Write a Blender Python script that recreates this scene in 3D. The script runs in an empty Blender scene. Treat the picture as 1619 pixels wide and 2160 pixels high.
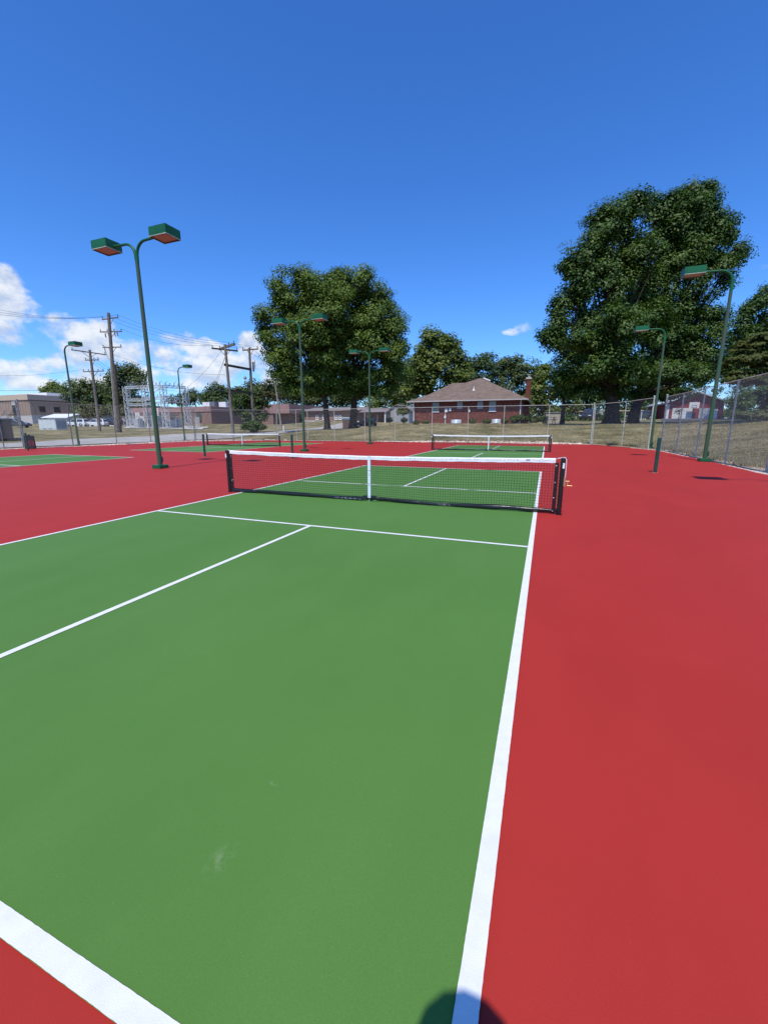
import bpy, bmesh, math, random
import numpy as np
from mathutils import Vector, Matrix
random.seed(7)
rng = np.random.default_rng(11)
S = bpy.context.scene
COL = S.collection
R = math.radians

# ------------------------------------------------------------------ camera geometry (solved from the court markings)
CAM = np.array([3.1004, -7.1373, 1.4203]); YAW, PIT, ROLL, FPX = .37184, -.20658, -.00183, 863.31
_cy, _sy = math.cos(YAW), math.sin(YAW)
FWD = np.array([-_sy*math.cos(PIT), _cy*math.cos(PIT), math.sin(PIT)])
_r = np.array([_cy, _sy, 0.]); _u = np.cross(_r, FWD)
RGT = math.cos(ROLL)*_r + math.sin(ROLL)*_u
UPV = -math.sin(ROLL)*_r + math.cos(ROLL)*_u
FH = np.array([-_sy, _cy, 0.]); RH = _r
def ray(u, v): return (u-809.5)/FPX*RGT + (1080-v)/FPX*UPV + FWD
def P(u, v, D):
    """world point seen at photo pixel (u, v) at horizontal forward depth D metres"""
    d = ray(u, v); return CAM + d*(D/float(d @ FH))
def PY(u, v, y):
    d = ray(u, v); return CAM + d*((y-CAM[1])/d[1])

# ------------------------------------------------------------------ tagging helpers
def tag(o, label=None, cat=None, group=None, kind=None):
    if label: o['label'] = label
    if cat: o['category'] = cat
    if group: o['group'] = group
    if kind: o['kind'] = kind
    return o
def empty(name, loc, rz=0., label=None, cat=None, group=None):
    o = bpy.data.objects.new(name, None); COL.objects.link(o)
    o.location = loc; o.rotation_euler = (0, 0, rz); o.empty_display_size = .2
    return tag(o, label, cat, group)
def copy_tree(o, parent=None):
    c = o.copy(); COL.objects.link(c)
    if parent is not None: c.parent = parent
    for ch in list(o.children): copy_tree(ch, c)
    return c

class MB:
    """collects shapes; build() links them as one mesh object"""
    def __init__(s): s.v = []; s.f = []; s.sm = []
    def add(s, vs, fs, smooth=False):
        o = len(s.v); s.v += [tuple(map(float, p)) for p in vs]
        s.f += [tuple(i+o for i in f) for f in fs]; s.sm += [smooth]*len(fs); return s
    def box(s, lo, hi):
        x0, y0, z0 = lo; x1, y1, z1 = hi
        vs = [(x0,y0,z0),(x1,y0,z0),(x1,y1,z0),(x0,y1,z0),(x0,y0,z1),(x1,y0,z1),(x1,y1,z1),(x0,y1,z1)]
        return s.add(vs, [(0,3,2,1),(4,5,6,7),(0,1,5,4),(1,2,6,5),(2,3,7,6),(3,0,4,7)])
    def cbox(s, c, d): return s.box([c[i]-d[i]/2 for i in range(3)], [c[i]+d[i]/2 for i in range(3)])
    def bar(s, a, b, w, h=None, up=(0,0,1)):
        """rectangular bar from a to b"""
        a = np.array(a, float); b = np.array(b, float); h = h or w
        d = b-a; d /= np.linalg.norm(d); up = np.array(up, float)
        if abs(d @ up) > .98: up = np.array([1., 0, 0])
        x = np.cross(d, up); x /= np.linalg.norm(x); y = np.cross(x, d)
        vs = []
        for p in (a, b):
            for sx, sy in ((-1,-1),(1,-1),(1,1),(-1,1)): vs.append(p + x*sx*w/2 + y*sy*h/2)
        return s.add(vs, [(3,2,1,0),(4,5,6,7),(0,1,5,4),(1,2,6,5),(2,3,7,6),(3,0,4,7)])
    def tube(s, pts, rad, n=10, cap=True, smooth=True):
        pts = [np.array(p, float) for p in pts]; m = len(pts)
        rr = rad if hasattr(rad, '__len__') else [rad]*m
        ref = None; rings = []
        for i, p in enumerate(pts):
            d = pts[min(i+1, m-1)] - pts[max(i-1, 0)]; d = d/np.linalg.norm(d)
            if ref is None:
                ref = np.array([1., 0, 0]) if abs(d[0]) < .8 else np.array([0, 1., 0])
            x = ref - d*(ref @ d); x /= np.linalg.norm(x); ref = x; y = np.cross(d, x)
            rings.append([p + rr[i]*(math.cos(2*math.pi*k/n)*x + math.sin(2*math.pi*k/n)*y) for k in range(n)])
        vs = [q for r_ in rings for q in r_]; fs = []
        for i in range(m-1):
            for k in range(n): fs.append((i*n+k, i*n+(k+1) % n, (i+1)*n+(k+1) % n, (i+1)*n+k))
        s.add(vs, fs, smooth)
        if cap: s.add(vs[:n], [tuple(range(n))[::-1]]); s.add(vs[-n:], [tuple(range(n))])
        return s
    def cyl(s, a, b, r0, r1=None, n=12, smooth=True): return s.tube([a, b], [r0, r0 if r1 is None else r1], n, True, smooth)
    def ball(s, c, r, n=10, m=6):
        c = np.array(c, float); rr = r if hasattr(r, '__len__') else (r, r, r); vs = []; fs = []
        for i in range(m+1):
            t = math.pi*i/m
            for k in range(n):
                a = 2*math.pi*k/n; vs.append(c + np.array([rr[0]*math.sin(t)*math.cos(a), rr[1]*math.sin(t)*math.sin(a), rr[2]*math.cos(t)]))
        for i in range(m):
            for k in range(n): fs.append((i*n+k, (i+1)*n+k, (i+1)*n+(k+1) % n, i*n+(k+1) % n))
        return s.add(vs, fs, True)
    def prism(s, poly, axis, a, b):
        """2D polygon extruded along an axis from a to b (axis 0: poly=(y,z); 1: (x,z); 2: (x,y))"""
        def mk(p, t):
            return ((t, p[0], p[1]), (p[0], t, p[1]), (p[0], p[1], t))[axis]
        n = len(poly); vs = [mk(p, a) for p in poly] + [mk(p, b) for p in poly]
        fs = [tuple(range(n))[::-1], tuple(range(n, 2*n))] + [(i, (i+1) % n, n+(i+1) % n, n+i) for i in range(n)]
        return s.add(vs, fs)
    def quad(s, *p): return s.add(p, [tuple(range(len(p)))])
    def build(s, name, mat, parent=None, loc=None, bevel=0., label=None, fix=True):
        me = bpy.data.meshes.new(name); me.from_pydata(s.v, [], s.f)
        me.polygons.foreach_set('use_smooth', s.sm)
        if fix:
            bm = bmesh.new(); bm.from_mesh(me); bmesh.ops.recalc_face_normals(bm, faces=bm.faces); bm.to_mesh(me); bm.free()
        me.materials.append(mat); me.update()
        o = bpy.data.objects.new(name, me); COL.objects.link(o)
        if parent is not None: o.parent = parent
        if loc is not None: o.location = loc
        if bevel:
            m = o.modifiers.new('bevel', 'BEVEL'); m.width = bevel; m.segments = 2; m.limit_method = 'ANGLE'; m.angle_limit = R(40)
        if label: o['label'] = label
        return o

# ------------------------------------------------------------------ materials
MATS = {}
def mat(name, col, rough=.6, metal=0., spec=.5, var=0., vscale=3., col2=None, bump=0., bscale=40., coord='Object', coat=0.):
    if name in MATS: return MATS[name]
    m = bpy.data.materials.new(name); m.use_nodes = True; nt = m.node_tree; N = nt.nodes; L = nt.links
    b = N['Principled BSDF']; b.inputs['Base Color'].default_value = (*col, 1); b.inputs['Roughness'].default_value = rough
    b.inputs['Metallic'].default_value = metal; b.inputs['Specular IOR Level'].default_value = spec
    if coat: b.inputs['Coat Weight'].default_value = coat; b.inputs['Coat Roughness'].default_value = .05
    if var or bump or col2:
        tc = N.new('ShaderNodeTexCoord')
        if var or col2:
            n = N.new('ShaderNodeTexNoise'); n.inputs['Scale'].default_value = vscale; n.inputs['Detail'].default_value = 6
            n.inputs['Roughness'].default_value = .6
            L.new(tc.outputs[coord], n.inputs['Vector'])
            mx = N.new('ShaderNodeMix'); mx.data_type = 'RGBA'
            c2 = col2 or tuple(max(0, c*(1-var)) for c in col)
            mx.inputs[6].default_value = (*[min(1, c*(1+var*.5)) for c in col], 1); mx.inputs[7].default_value = (*c2, 1)
            rp = N.new('ShaderNodeMapRange'); rp.inputs[1].default_value = .35; rp.inputs[2].default_value = .65
            L.new(n.outputs['Fac'], rp.inputs[0]); L.new(rp.outputs[0], mx.inputs[0]); L.new(mx.outputs[2], b.inputs['Base Color'])
        if bump:
            n2 = N.new('ShaderNodeTexNoise'); n2.inputs['Scale'].default_value = bscale; n2.inputs['Detail'].default_value = 4
            L.new(tc.outputs[coord], n2.inputs['Vector'])
            bp = N.new('ShaderNodeBump'); bp.inputs['Strength'].default_value = bump; bp.inputs['Distance'].default_value = .01
            L.new(n2.outputs['Fac'], bp.inputs['Height']); L.new(bp.outputs[0], b.inputs['Normal'])
    MATS[name] = m; return m

def court_mat(name, col, light, dark, scuff=None):
    """sand-textured acrylic: fine grit, broad roller mottling, faint dust, a few scuffs"""
    m = bpy.data.materials.new(name); m.use_nodes = True; nt = m.node_tree; N = nt.nodes; L = nt.links
    b = N['Principled BSDF']; b.inputs['Roughness'].default_value = .7; b.inputs['Specular IOR Level'].default_value = .22
    tc = N.new('ShaderNodeTexCoord')
    def noise(scale, detail=4, rough=.55, stretch=None):
        n = N.new('ShaderNodeTexNoise'); n.inputs['Scale'].default_value = scale; n.inputs['Detail'].default_value = detail; n.inputs['Roughness'].default_value = rough
        if stretch:
            mp = N.new('ShaderNodeMapping'); mp.inputs['Scale'].default_value = stretch; mp.inputs['Rotation'].default_value = (0, 0, .25)
            L.new(tc.outputs['Object'], mp.inputs[0]); L.new(mp.outputs[0], n.inputs['Vector'])
        else: L.new(tc.outputs['Object'], n.inputs['Vector'])
        return n.outputs['Fac']
    def mrange(x, a, b_, c=0, d=1):
        r = N.new('ShaderNodeMapRange'); r.inputs[1].default_value = a; r.inputs[2].default_value = b_; r.inputs[3].default_value = c; r.inputs[4].default_value = d
        L.new(x, r.inputs[0]); return r.outputs[0]
    def mix(fac, a, b_):
        x = N.new('ShaderNodeMix'); x.data_type = 'RGBA'
        L.new(fac, x.inputs[0])
        for i, c in ((6, a), (7, b_)):
            if isinstance(c, tuple): x.inputs[i].default_value = (*c, 1)
            else: L.new(c, x.inputs[i])
        return x.outputs[2]
    c = mix(mrange(noise(.45, 5), .3, .7), dark, col)
    c = mix(mrange(noise(1.6, 4, .6, (1., .35, 1.)), .45, .75, 0, .55), c, light)
    c = mix(mrange(noise(330, 2), .35, .7, 0, .55), c, tuple(x*.72 for x in col))
    c = mix(mrange(noise(150, 3, .7), .71, .74, 0, .55), c, tuple(min(1, x*1.8+.08) for x in col))   # pale grit specks
    c = mix(mrange(noise(5.5, 6, .72), .56, .74, 0, .22), c, light)                 # dusty footfall
    c = mix(mrange(noise(.9, 3, .5, (.25, 1.6, 1.)), .52, .70, 0, .35), c, dark)       # roller laps
    if scuff:
        for (sx, sy, rx, ry, st) in scuff:
            mp = N.new('ShaderNodeMapping'); mp.vector_type = 'POINT'
            mp.inputs['Location'].default_value = (-sx/rx, -sy/ry, 0); mp.inputs['Scale'].default_value = (1/rx, 1/ry, 0)
            L.new(tc.outputs['Object'], mp.inputs[0])
            ln = N.new('ShaderNodeVectorMath'); ln.operation = 'LENGTH'; L.new(mp.outputs[0], ln.inputs[0])
            f = mrange(ln.outputs['Value'], .2, 1., 1., 0.)
            mu = N.new('ShaderNodeMath'); mu.operation = 'MULTIPLY'; L.new(f, mu.inputs[0]); L.new(mrange(noise(34, 4, .7), .46, .62, 0, st), mu.inputs[1])
            c = mix(mu.outputs[0], c, (.30, .34, .22))
    L.new(c, b.inputs['Base Color'])
    bp = N.new('ShaderNodeBump'); bp.inputs['Strength'].default_value = .35; bp.inputs['Distance'].default_value = .0015
    L.new(noise(420, 2), bp.inputs['Height']); L.new(bp.outputs[0], b.inputs['Normal'])
    return m

def brick_mat(name, c1, c2, mortar, scale=1.):
    m = bpy.data.materials.new(name); m.use_nodes = True; nt = m.node_tree; N = nt.nodes; L = nt.links
    b = N['Principled BSDF']; b.inputs['Roughness'].default_value = .85; b.inputs['Specular IOR Level'].default_value = .25
    tc = N.new('ShaderNodeTexCoord'); sp = N.new('ShaderNodeSeparateXYZ'); L.new(tc.outputs['Object'], sp.inputs[0])
    ad = N.new('ShaderNodeMath'); L.new(sp.outputs[0], ad.inputs[0]); L.new(sp.outputs[1], ad.inputs[1])
    cb = N.new('ShaderNodeCombineXYZ'); L.new(ad.outputs[0], cb.inputs[0]); L.new(sp.outputs[2], cb.inputs[1])
    br = N.new('ShaderNodeTexBrick'); br.inputs['Scale'].default_value = 1; br.inputs['Brick Width'].default_value = .21*scale; br.inputs['Row Height'].default_value = .075*scale
    br.inputs['Mortar Size'].default_value = .008*scale; br.inputs['Color1'].default_value = (*c1, 1); br.inputs['Color2'].default_value = (*c2, 1); br.inputs['Mortar'].default_value = (*mortar, 1)
    L.new(cb.outputs[0], br.inputs['Vector'])
    n = N.new('ShaderNodeTexNoise'); n.inputs['Scale'].default_value = 3.; n.inputs['Detail'].default_value = 6; L.new(tc.outputs['Object'], n.inputs['Vector'])
    mx = N.new('ShaderNodeMix'); mx.data_type = 'RGBA'; mx.blend_type = 'MULTIPLY'; mx.inputs[0].default_value = 1.
    rp = N.new('ShaderNodeMapRange'); rp.inputs[1].default_value = .3; rp.inputs[2].default_value = .7; rp.inputs[3].default_value = .7; rp.inputs[4].default_value = 1.25
    L.new(n.outputs['Fac'], rp.inputs[0]); L.new(br.outputs['Color'], mx.inputs[6]); L.new(rp.outputs[0], mx.inputs[7]); L.new(mx.outputs[2], b.inputs['Base Color'])
    return m

def shingle_mat(name, col):
    m = bpy.data.materials.new(name); m.use_nodes = True; nt = m.node_tree; N = nt.nodes; L = nt.links
    b = N['Principled BSDF']; b.inputs['Roughness'].default_value = .9; b.inputs['Specular IOR Level'].default_value = .2
    tc = N.new('ShaderNodeTexCoord')
    br = N.new('ShaderNodeTexBrick'); br.inputs['Scale'].default_value = 1; br.inputs['Brick Width'].default_value = .33; br.inputs['Row Height'].default_value = .10; br.inputs['Mortar Size'].default_value = .008
    br.inputs['Color1'].default_value = (*[c*1.12 for c in col], 1); br.inputs['Color2'].default_value = (*[c*.85 for c in col], 1); br.inputs['Mortar'].default_value = (*[c*.6 for c in col], 1)
    sp = N.new('ShaderNodeSeparateXYZ'); L.new(tc.outputs['Object'], sp.inputs[0]); ad = N.new('ShaderNodeMath'); L.new(sp.outputs[0], ad.inputs[0]); L.new(sp.outputs[1], ad.inputs[1])
    cb = N.new('ShaderNodeCombineXYZ'); L.new(ad.outputs[0], cb.inputs[0]); L.new(sp.outputs[2], cb.inputs[1]); L.new(cb.outputs[0], br.inputs['Vector'])
    n = N.new('ShaderNodeTexNoise'); n.inputs['Scale'].default_value = 1.2; n.inputs['Detail'].default_value = 8; n.inputs['Roughness'].default_value = .7; L.new(tc.outputs['Object'], n.inputs['Vector'])
    rp = N.new('ShaderNodeMapRange'); rp.inputs[1].default_value = .3; rp.inputs[2].default_value = .7; rp.inputs[3].default_value = .8; rp.inputs[4].default_value = 1.2; L.new(n.outputs['Fac'], rp.inputs[0])
    mx = N.new('ShaderNodeMix'); mx.data_type = 'RGBA'; mx.blend_type = 'MULTIPLY'; mx.inputs[0].default_value = 1.; L.new(br.outputs['Color'], mx.inputs[6]); L.new(rp.outputs[0], mx.inputs[7]); L.new(mx.outputs[2], b.inputs['Base Color'])
    return m

def leaf_mat(name, c1, c2, rough=.5, trans=.25):
    m = bpy.data.materials.new(name); m.use_nodes = True; nt = m.node_tree; N = nt.nodes; L = nt.links
    b = N['Principled BSDF']; b.inputs['Roughness'].default_value = rough; b.inputs['Specular IOR Level'].default_value = .3
    g = N.new('ShaderNodeNewGeometry'); tc = N.new('ShaderNodeTexCoord')
    n = N.new('ShaderNodeTexNoise'); n.inputs['Scale'].default_value = .35; n.inputs['Detail'].default_value = 3; L.new(tc.outputs['Object'], n.inputs['Vector'])
    ad = N.new('ShaderNodeMath'); ad.operation = 'MULTIPLY_ADD'; L.new(g.outputs['Random Per Island'], ad.inputs[0]); ad.inputs[1].default_value = .75; 
    rp = N.new('ShaderNodeMapRange'); rp.inputs[1].default_value = .35; rp.inputs[2].default_value = .65; rp.inputs[3].default_value = -.15; rp.inputs[4].default_value = .4
    L.new(n.outputs['Fac'], rp.inputs[0]); L.new(rp.outputs[0], ad.inputs[2]); ad.use_clamp = True
    mx = N.new('ShaderNodeMix'); mx.data_type = 'RGBA'; mx.inputs[6].default_value = (*c1, 1); mx.inputs[7].default_value = (*c2, 1)
    L.new(ad.outputs[0], mx.inputs[0]); L.new(mx.outputs[2], b.inputs['Base Color'])
    t = N.new('ShaderNodeBsdfTranslucent'); ms = N.new('ShaderNodeMixShader'); ms.inputs[0].default_value = trans
    tm = N.new('ShaderNodeMix'); tm.data_type = 'RGBA'; tm.blend_type = 'MULTIPLY'; tm.inputs[0].default_value = 1.; tm.inputs[7].default_value = (1.2, 1.35, .5, 1)
    L.new(mx.outputs[2], tm.inputs[6]); L.new(tm.outputs[2], t.inputs[0])
    L.new(b.outputs[0], ms.inputs[1]); L.new(t.outputs[0], ms.inputs[2]); L.new(ms.outputs[0], N['Material Output'].inputs[0])
    return m

SCUFFS = [(2.19, -6.31, .045, .08, .25), (2.18, -6.0, .03, .012, .35)]
M_RED = court_mat('red_acrylic', (.405, .0285, .0200), (.438, .0335, .0245), (.350, .0240, .0168))
M_GREEN = court_mat('green_acrylic', (.089, .208, .039), (.100, .225, .047), (.075, .184, .031),
                    scuff=SCUFFS)
M_LINE = mat('white_line_paint', (.70, .705, .68), .75, spec=.2, var=.06, vscale=12, bump=.22, bscale=400)
M_GRN = mat('green_pole_paint', (.014, .122, .050), .42, spec=.22, var=.2, vscale=2.2)
M_RIMP = mat('worn_pale_edge', (.40, .46, .36), .6, var=.4, vscale=9)
M_GRNP = mat('weathered_green_pole_paint', (.022, .096, .036), .42, spec=.4, var=.2, vscale=.75, col2=(.075, .085, .05))
M_GRN2 = mat('dark_green_post_paint', (.012, .065, .045), .4, var=.3, vscale=4)
M_LENS = mat('lamp_lens', (.34, .31, .28), .5, spec=.3)
M_GALV = mat('galvanised_steel', (.43, .46, .38), .55, metal=.0, var=.25, vscale=6)
M_GALVD = mat('dull_grey_steel', (.20, .215, .20), .6, var=.2, vscale=6)
M_WIRE = mat('fence_wire', (.36, .36, .37), .55, metal=.5)
M_BLACK = mat('black_powder_coat', (.008, .008, .009), .3, spec=.6)
M_NETB = mat('black_net_cord', (.006, .006, .007), .7)
M_VINYL = mat('black_vinyl', (.010, .010, .012), .28, spec=.6, bump=.5, bscale=14)
M_WHITE = mat('white_vinyl', (.80, .80, .80), .5)
M_STRAP = mat('white_strap', (.74, .80, .84), .6, var=.05, vscale=30)
M_PRINT = mat('grey_print', (.12, .12, .13), .6)
M_BRASS = mat('brass_crank', (.55, .36, .18), .4, metal=.7)
M_CHROME = mat('bright_fixing', (.7, .7, .7), .25, metal=.8)
M_BARK = mat('bark', (.095, .075, .058), .95, var=.5, vscale=5, bump=1., bscale=14, spec=.1)
M_BARK2 = mat('dark_bark', (.06, .048, .04), .95, var=.5, vscale=4, bump=1., bscale=12, spec=.1)
M_POLE = mat('weathered_pole_wood', (.19, .16, .135), .9, var=.35, vscale=3, spec=.15)
M_POLED = mat('dark_pole_wood', (.085, .068, .058), .9, var=.3, vscale=3, spec=.15)
M_PORC = mat('grey_insulator', (.10, .09, .09), .3)
M_CABLE = mat('power_cable', (.05, .05, .055), .6)
M_STEEL = mat('grey_steel', (.60, .61, .59), .5, metal=.1, var=.15, vscale=4)
M_EQUIP = mat('grey_equipment_paint', (.32, .345, .35), .45, var=.12, vscale=3)
M_EQUIPD = mat('dark_equipment', (.16, .17, .18), .5, var=.2)
M_CAB = mat('pale_cabinet_paint', (.60, .63, .60), .5, var=.08, vscale=2)
M_TAN = mat('tan_metal_cladding', (.33, .235, .175), .7, var=.12, vscale=1.5)
M_TAND = mat('brown_metal_cladding', (.20, .155, .13), .75, var=.12, vscale=1.5)
M_CREAM = mat('cream_fascia', (.55, .43, .30), .7, var=.08)
M_STONE = mat('pale_block', (.50, .47, .43), .85, var=.12, vscale=2)
M_WHITEP = mat('white_paint', (.74, .74, .72), .5, var=.06, vscale=4)
M_GREYP = mat('grey_paint', (.33, .35, .37), .6, var=.12)
M_GLASS = mat('window_glass', (.03, .035, .04), .06, spec=.8)
M_BLIND = mat('pale_window_blind', (.23, .27, .28), .3, spec=.5)
M_CAR_W = mat('white_car_paint', (.72, .72, .72), .3, coat=.8)
M_CAR_D = mat('dark_car_paint', (.02, .024, .032), .3, coat=.8)
M_CAR_B = mat('black_car_paint', (.012, .012, .014), .35, coat=.8)
M_RUB = mat('tyre_rubber', (.018, .018, .018), .85)
M_RIM = mat('wheel_rim', (.45, .45, .46), .35, metal=.7)
M_LAMPR = mat('red_lamp', (.35, .01, .01), .25)
M_LAMPW = mat('clear_lamp', (.7, .7, .68), .15)
M_BRICK = brick_mat('red_brick', (.195, .046, .030), (.130, .031, .022), (.15, .082, .064))
M_BRICKO = brick_mat('brown_brick', (.27, .145, .105), (.20, .10, .075), (.30, .25, .22))
M_FASC = mat('pink_brown_fascia', (.33, .19, .165), .75, var=.1, vscale=1.)
M_FASCD = mat('dark_brown_fascia', (.12, .075, .065), .75, var=.1, vscale=1.)
M_ROOF = shingle_mat('brown_shingles', (.190, .138, .110))
M_ROOFG = shingle_mat('grey_shingles', (.22, .19, .18))
M_BARN = mat('barn_red_siding', (.23, .028, .032), .7, var=.2, vscale=2)
M_CONC = mat('concrete', (.50, .47, .42), .9, var=.14, vscale=1.2, bump=.3, bscale=30)
M_ASPH = mat('worn_asphalt', (.34, .32, .285), .9, var=.2, vscale=.8, bump=.4, bscale=60)
M_ASPHD = mat('dark_asphalt', (.085, .088, .092), .9, var=.2, vscale=.8)
M_SKIN = mat('skin', (.55, .34, .25), .5)
M_HAT_HAIR = mat('brown_hat_and_hair', (.05, .03, .02), .6)
M_SHIRT = mat('grey_shirt', (.22, .24, .28), .8)
M_SHORT = mat('navy_shorts', (.03, .04, .08), .8)
M_SHOE = mat('white_shoe', (.6, .6, .6), .7)
M_BLK_PLASTIC = mat('black_plastic', (.012, .012, .013), .5)
M_REDP = mat('red_print', (.30, .012, .02), .6)
M_SIGNB = mat('sign_blue', (.03, .22, .36), .5)
M_DUMP = mat('dark_brown_steel', (.035, .028, .030), .6, var=.25)
M_SAGE = leaf_mat('sage_foliage', (.10, .12, .05), (.15, .17, .08), .7, .15)
L_MID = leaf_mat('maple_leaves', (.050, .098, .010), (.130, .188, .022), .55, .2)
L_DARK = leaf_mat('dark_leaves', (.032, .078, .012), (.092, .150, .025), .52, .2)
L_PALE = leaf_mat('pale_leaves', (.075, .115, .02), (.18, .22, .045), .5, .3)
L_FAR = leaf_mat('distant_leaves', (.050, .080, .022), (.115, .145, .042), .6, .25)
L_FARB = leaf_mat('distant_blue_green_leaves', (.042, .078, .024), (.088, .130, .040), .65, .2)
L_OLIVE = leaf_mat('olive_leaves', (.065, .072, .022), (.12, .115, .04), .6)
L_CEDAR = leaf_mat('cypress_foliage', (.036, .056, .010), (.095, .108, .020), .7, .2)
L_BUSH = leaf_mat('bush_leaves', (.04, .08, .018), (.10, .14, .035), .5)

# ------------------------------------------------------------------ printed surfaces (marks are part of the surface itself)
def print_mat(name, base, ink, rough, build, bump=0., spec=.4):
    m = bpy.data.materials.new(name); m.use_nodes = True; nt = m.node_tree; N = nt.nodes; L = nt.links; b = N['Principled BSDF']; b.inputs['Roughness'].default_value = rough; b.inputs['Specular IOR Level'].default_value = spec
    tc = N.new('ShaderNodeTexCoord'); sp = N.new('ShaderNodeSeparateXYZ'); L.new(tc.outputs['Object'], sp.inputs[0])
    def M(op, *a):
        n = N.new('ShaderNodeMath'); n.operation = op
        for i, x in enumerate(a):
            if isinstance(x, (int, float)): n.inputs[i].default_value = x
            else: L.new(x, n.inputs[i])
        return n.outputs[0]
    def noise(x, z, sx, sz, detail=2):
        c = N.new('ShaderNodeCombineXYZ'); L.new(M('MULTIPLY', x, sx), c.inputs[0]); L.new(M('MULTIPLY', z, sz), c.inputs[1]); n = N.new('ShaderNodeTexNoise'); n.inputs['Scale'].default_value = 1; n.inputs['Detail'].default_value = detail; L.new(c.outputs[0], n.inputs['Vector']); return n.outputs['Fac']
    def inside(x, a, b_): return M('MULTIPLY', M('GREATER_THAN', x, a), M('LESS_THAN', x, b_))
    f = build(M, noise, inside, sp.outputs[0], sp.outputs[1], sp.outputs[2]); mx = N.new('ShaderNodeMix'); mx.data_type = 'RGBA'; mx.inputs[6].default_value = (*base, 1); mx.inputs[7].default_value = (*ink, 1); L.new(f, mx.inputs[0]); L.new(mx.outputs[2], b.inputs['Base Color'])
    if bump:
        n2 = N.new('ShaderNodeTexNoise'); n2.inputs['Scale'].default_value = 14; n2.inputs['Detail'].default_value = 4; L.new(tc.outputs['Object'], n2.inputs['Vector']); bp = N.new('ShaderNodeBump'); bp.inputs['Strength'].default_value = bump; bp.inputs['Distance'].default_value = .01; L.new(n2.outputs['Fac'], bp.inputs['Height']); L.new(bp.outputs[0], b.inputs['Normal'])
    return m
def _tape(M, noise, inside, x, y, z):
    t = M('ADD', M('MULTIPLY', M('POWER', M('MULTIPLY', M('ABSOLUTE', x), 1/3.36), 1.6), .046), .868); d = M('SUBTRACT', z, t)
    text = M('MULTIPLY', M('MULTIPLY', inside(d, -.040, -.018), inside(x, -3.05, 2.7)), M('GREATER_THAN', noise(x, z, 34, 60), .53))
    block = M('MULTIPLY', inside(d, -.042, -.014), inside(x, 2.80, 2.865))
    sq = M('ADD', M('MULTIPLY', M('SINE', M('MULTIPLY', x, 48)), .008), -.026); squig = M('MULTIPLY', inside(M('SUBTRACT', d, sq), -.004, .004), inside(x, 2.89, 3.17))
    under = M('MULTIPLY', inside(d, -.050, -.043), inside(x, 2.99, 3.09))
    return M('MINIMUM', M('ADD', M('MULTIPLY', text, .42), M('MULTIPLY', M('ADD', M('MULTIPLY', block, 1.4), M('ADD', squig, under)), .5)), 1.)
M_TAPE = print_mat('printed_white_tape', (.80,.80,.80), (.07,.07,.08), .5, _tape)
def _hem(M, noise, inside, x, y, z):
    a = M('ADD', inside(x, -.75, -.05), inside(x, 1.35, 1.58)); return M('MULTIPLY', M('MULTIPLY', a, inside(z, .024, .052)), M('GREATER_THAN', noise(x, z, 44, 60, 4), .56))
M_HEM = print_mat('printed_black_vinyl', (.010,.010,.012), (.42,.42,.42), .28, _hem, .5, .6)
def _board(M, noise, inside, x, y, z):
    return M('MULTIPLY', M('MULTIPLY', inside(x, -.2, .2), inside(z, .18, .55)), M('GREATER_THAN', noise(x, z, 7, 9, 4), .5))
M_BOARD = print_mat('black_board_red_print', (.012,.012,.013), (.22,.012,.022), .5, _board)
M_DIMW = mat('dull_white_frame', (.36, .36, .34), .5)

# ------------------------------------------------------------------ terrain
XL, XR, YB, YF = -29.25, 9.62, 29.3, -14.
_anch = []
def anchor(u, v, D): p = P(u, v, D); _anch.append((p[0], p[1], p[2]))
for a in ((880,893,46),(980,893,48),(1090,892.5,48),(1300,894,44),(1345,895.5,46),(1184,893,52),(1220,888,70),(1404,884,72),(1500,884,72),(1590,886,50),
          (690,906,60),(745,903.5,62),(820,898,56),(249,912.5,64),(211,909.5,64),(300,903,84),(400,903,84),(490,916,56),(540,915,60),
          (115,906,75),(180,900,92),(20,893,110),(360,896,100),(460,894,104),(600,896,110),(700,887,108),(790,889,100),(1620,885,40),
          (200,925.5,41),(315,921.3,46.5),(376,916,50),(440,914.,54),(0,935.5,34.5),(15,923,42)): anchor(*a)
for y in (-20, 0, 12): _anch += [(-31.5, y, 0.), (-38.5, y, .05), (-45, y, .3)]
_anch += [(-31.2, 22, 0.), (-31.4, 30, .12), (-31.4, 40, .45), (-70, 0, .6), (-60, 18, .5), (-200, 50, 1.4), (-100, 250, 1.6), (60, 200, 3.), (60, 20, 2.2), (22, 15, 1.2), (22, 0, .8), (100, 100, 3.), (-150, 150, 1.6), (14, 30, .9), (-20, 36, .55), (0, 36, 1.05)]
ANC = np.array(_anch)
def hgt(x, y):
    x = np.asarray(x, float); y = np.asarray(y, float); sh = x.shape; x = x.ravel(); y = y.ravel(); out = np.zeros(x.shape)
    for i in range(0, len(x), 20000):
        X = x[i:i+20000]; Y = y[i:i+20000]
        d2 = (X[:,None]-ANC[None,:,0])**2 + (Y[:,None]-ANC[None,:,1])**2 + 4.
        w = d2**-1.6; z = (w*ANC[None,:,2]).sum(1)/w.sum(1)
        ox = np.maximum(np.maximum(X-XR, XL-X), 0); oy = np.maximum(Y-YB, 0); d = np.hypot(ox, oy)
        t = np.clip((d-.25)/9., 0, 1); out[i:i+20000] = z*(t*t*(3-2*t))*.6 + z*.4*np.clip((d-.25)/7., 0, 1)
    return out.reshape(sh)
def H(x, y): return float(hgt(np.array([x]), np.array([y]))[0])
def G(u, D):
    """ground point under photo column u at depth D"""
    p = P(u, 899, D); return np.array([p[0], p[1], H(p[0], p[1])])

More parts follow.
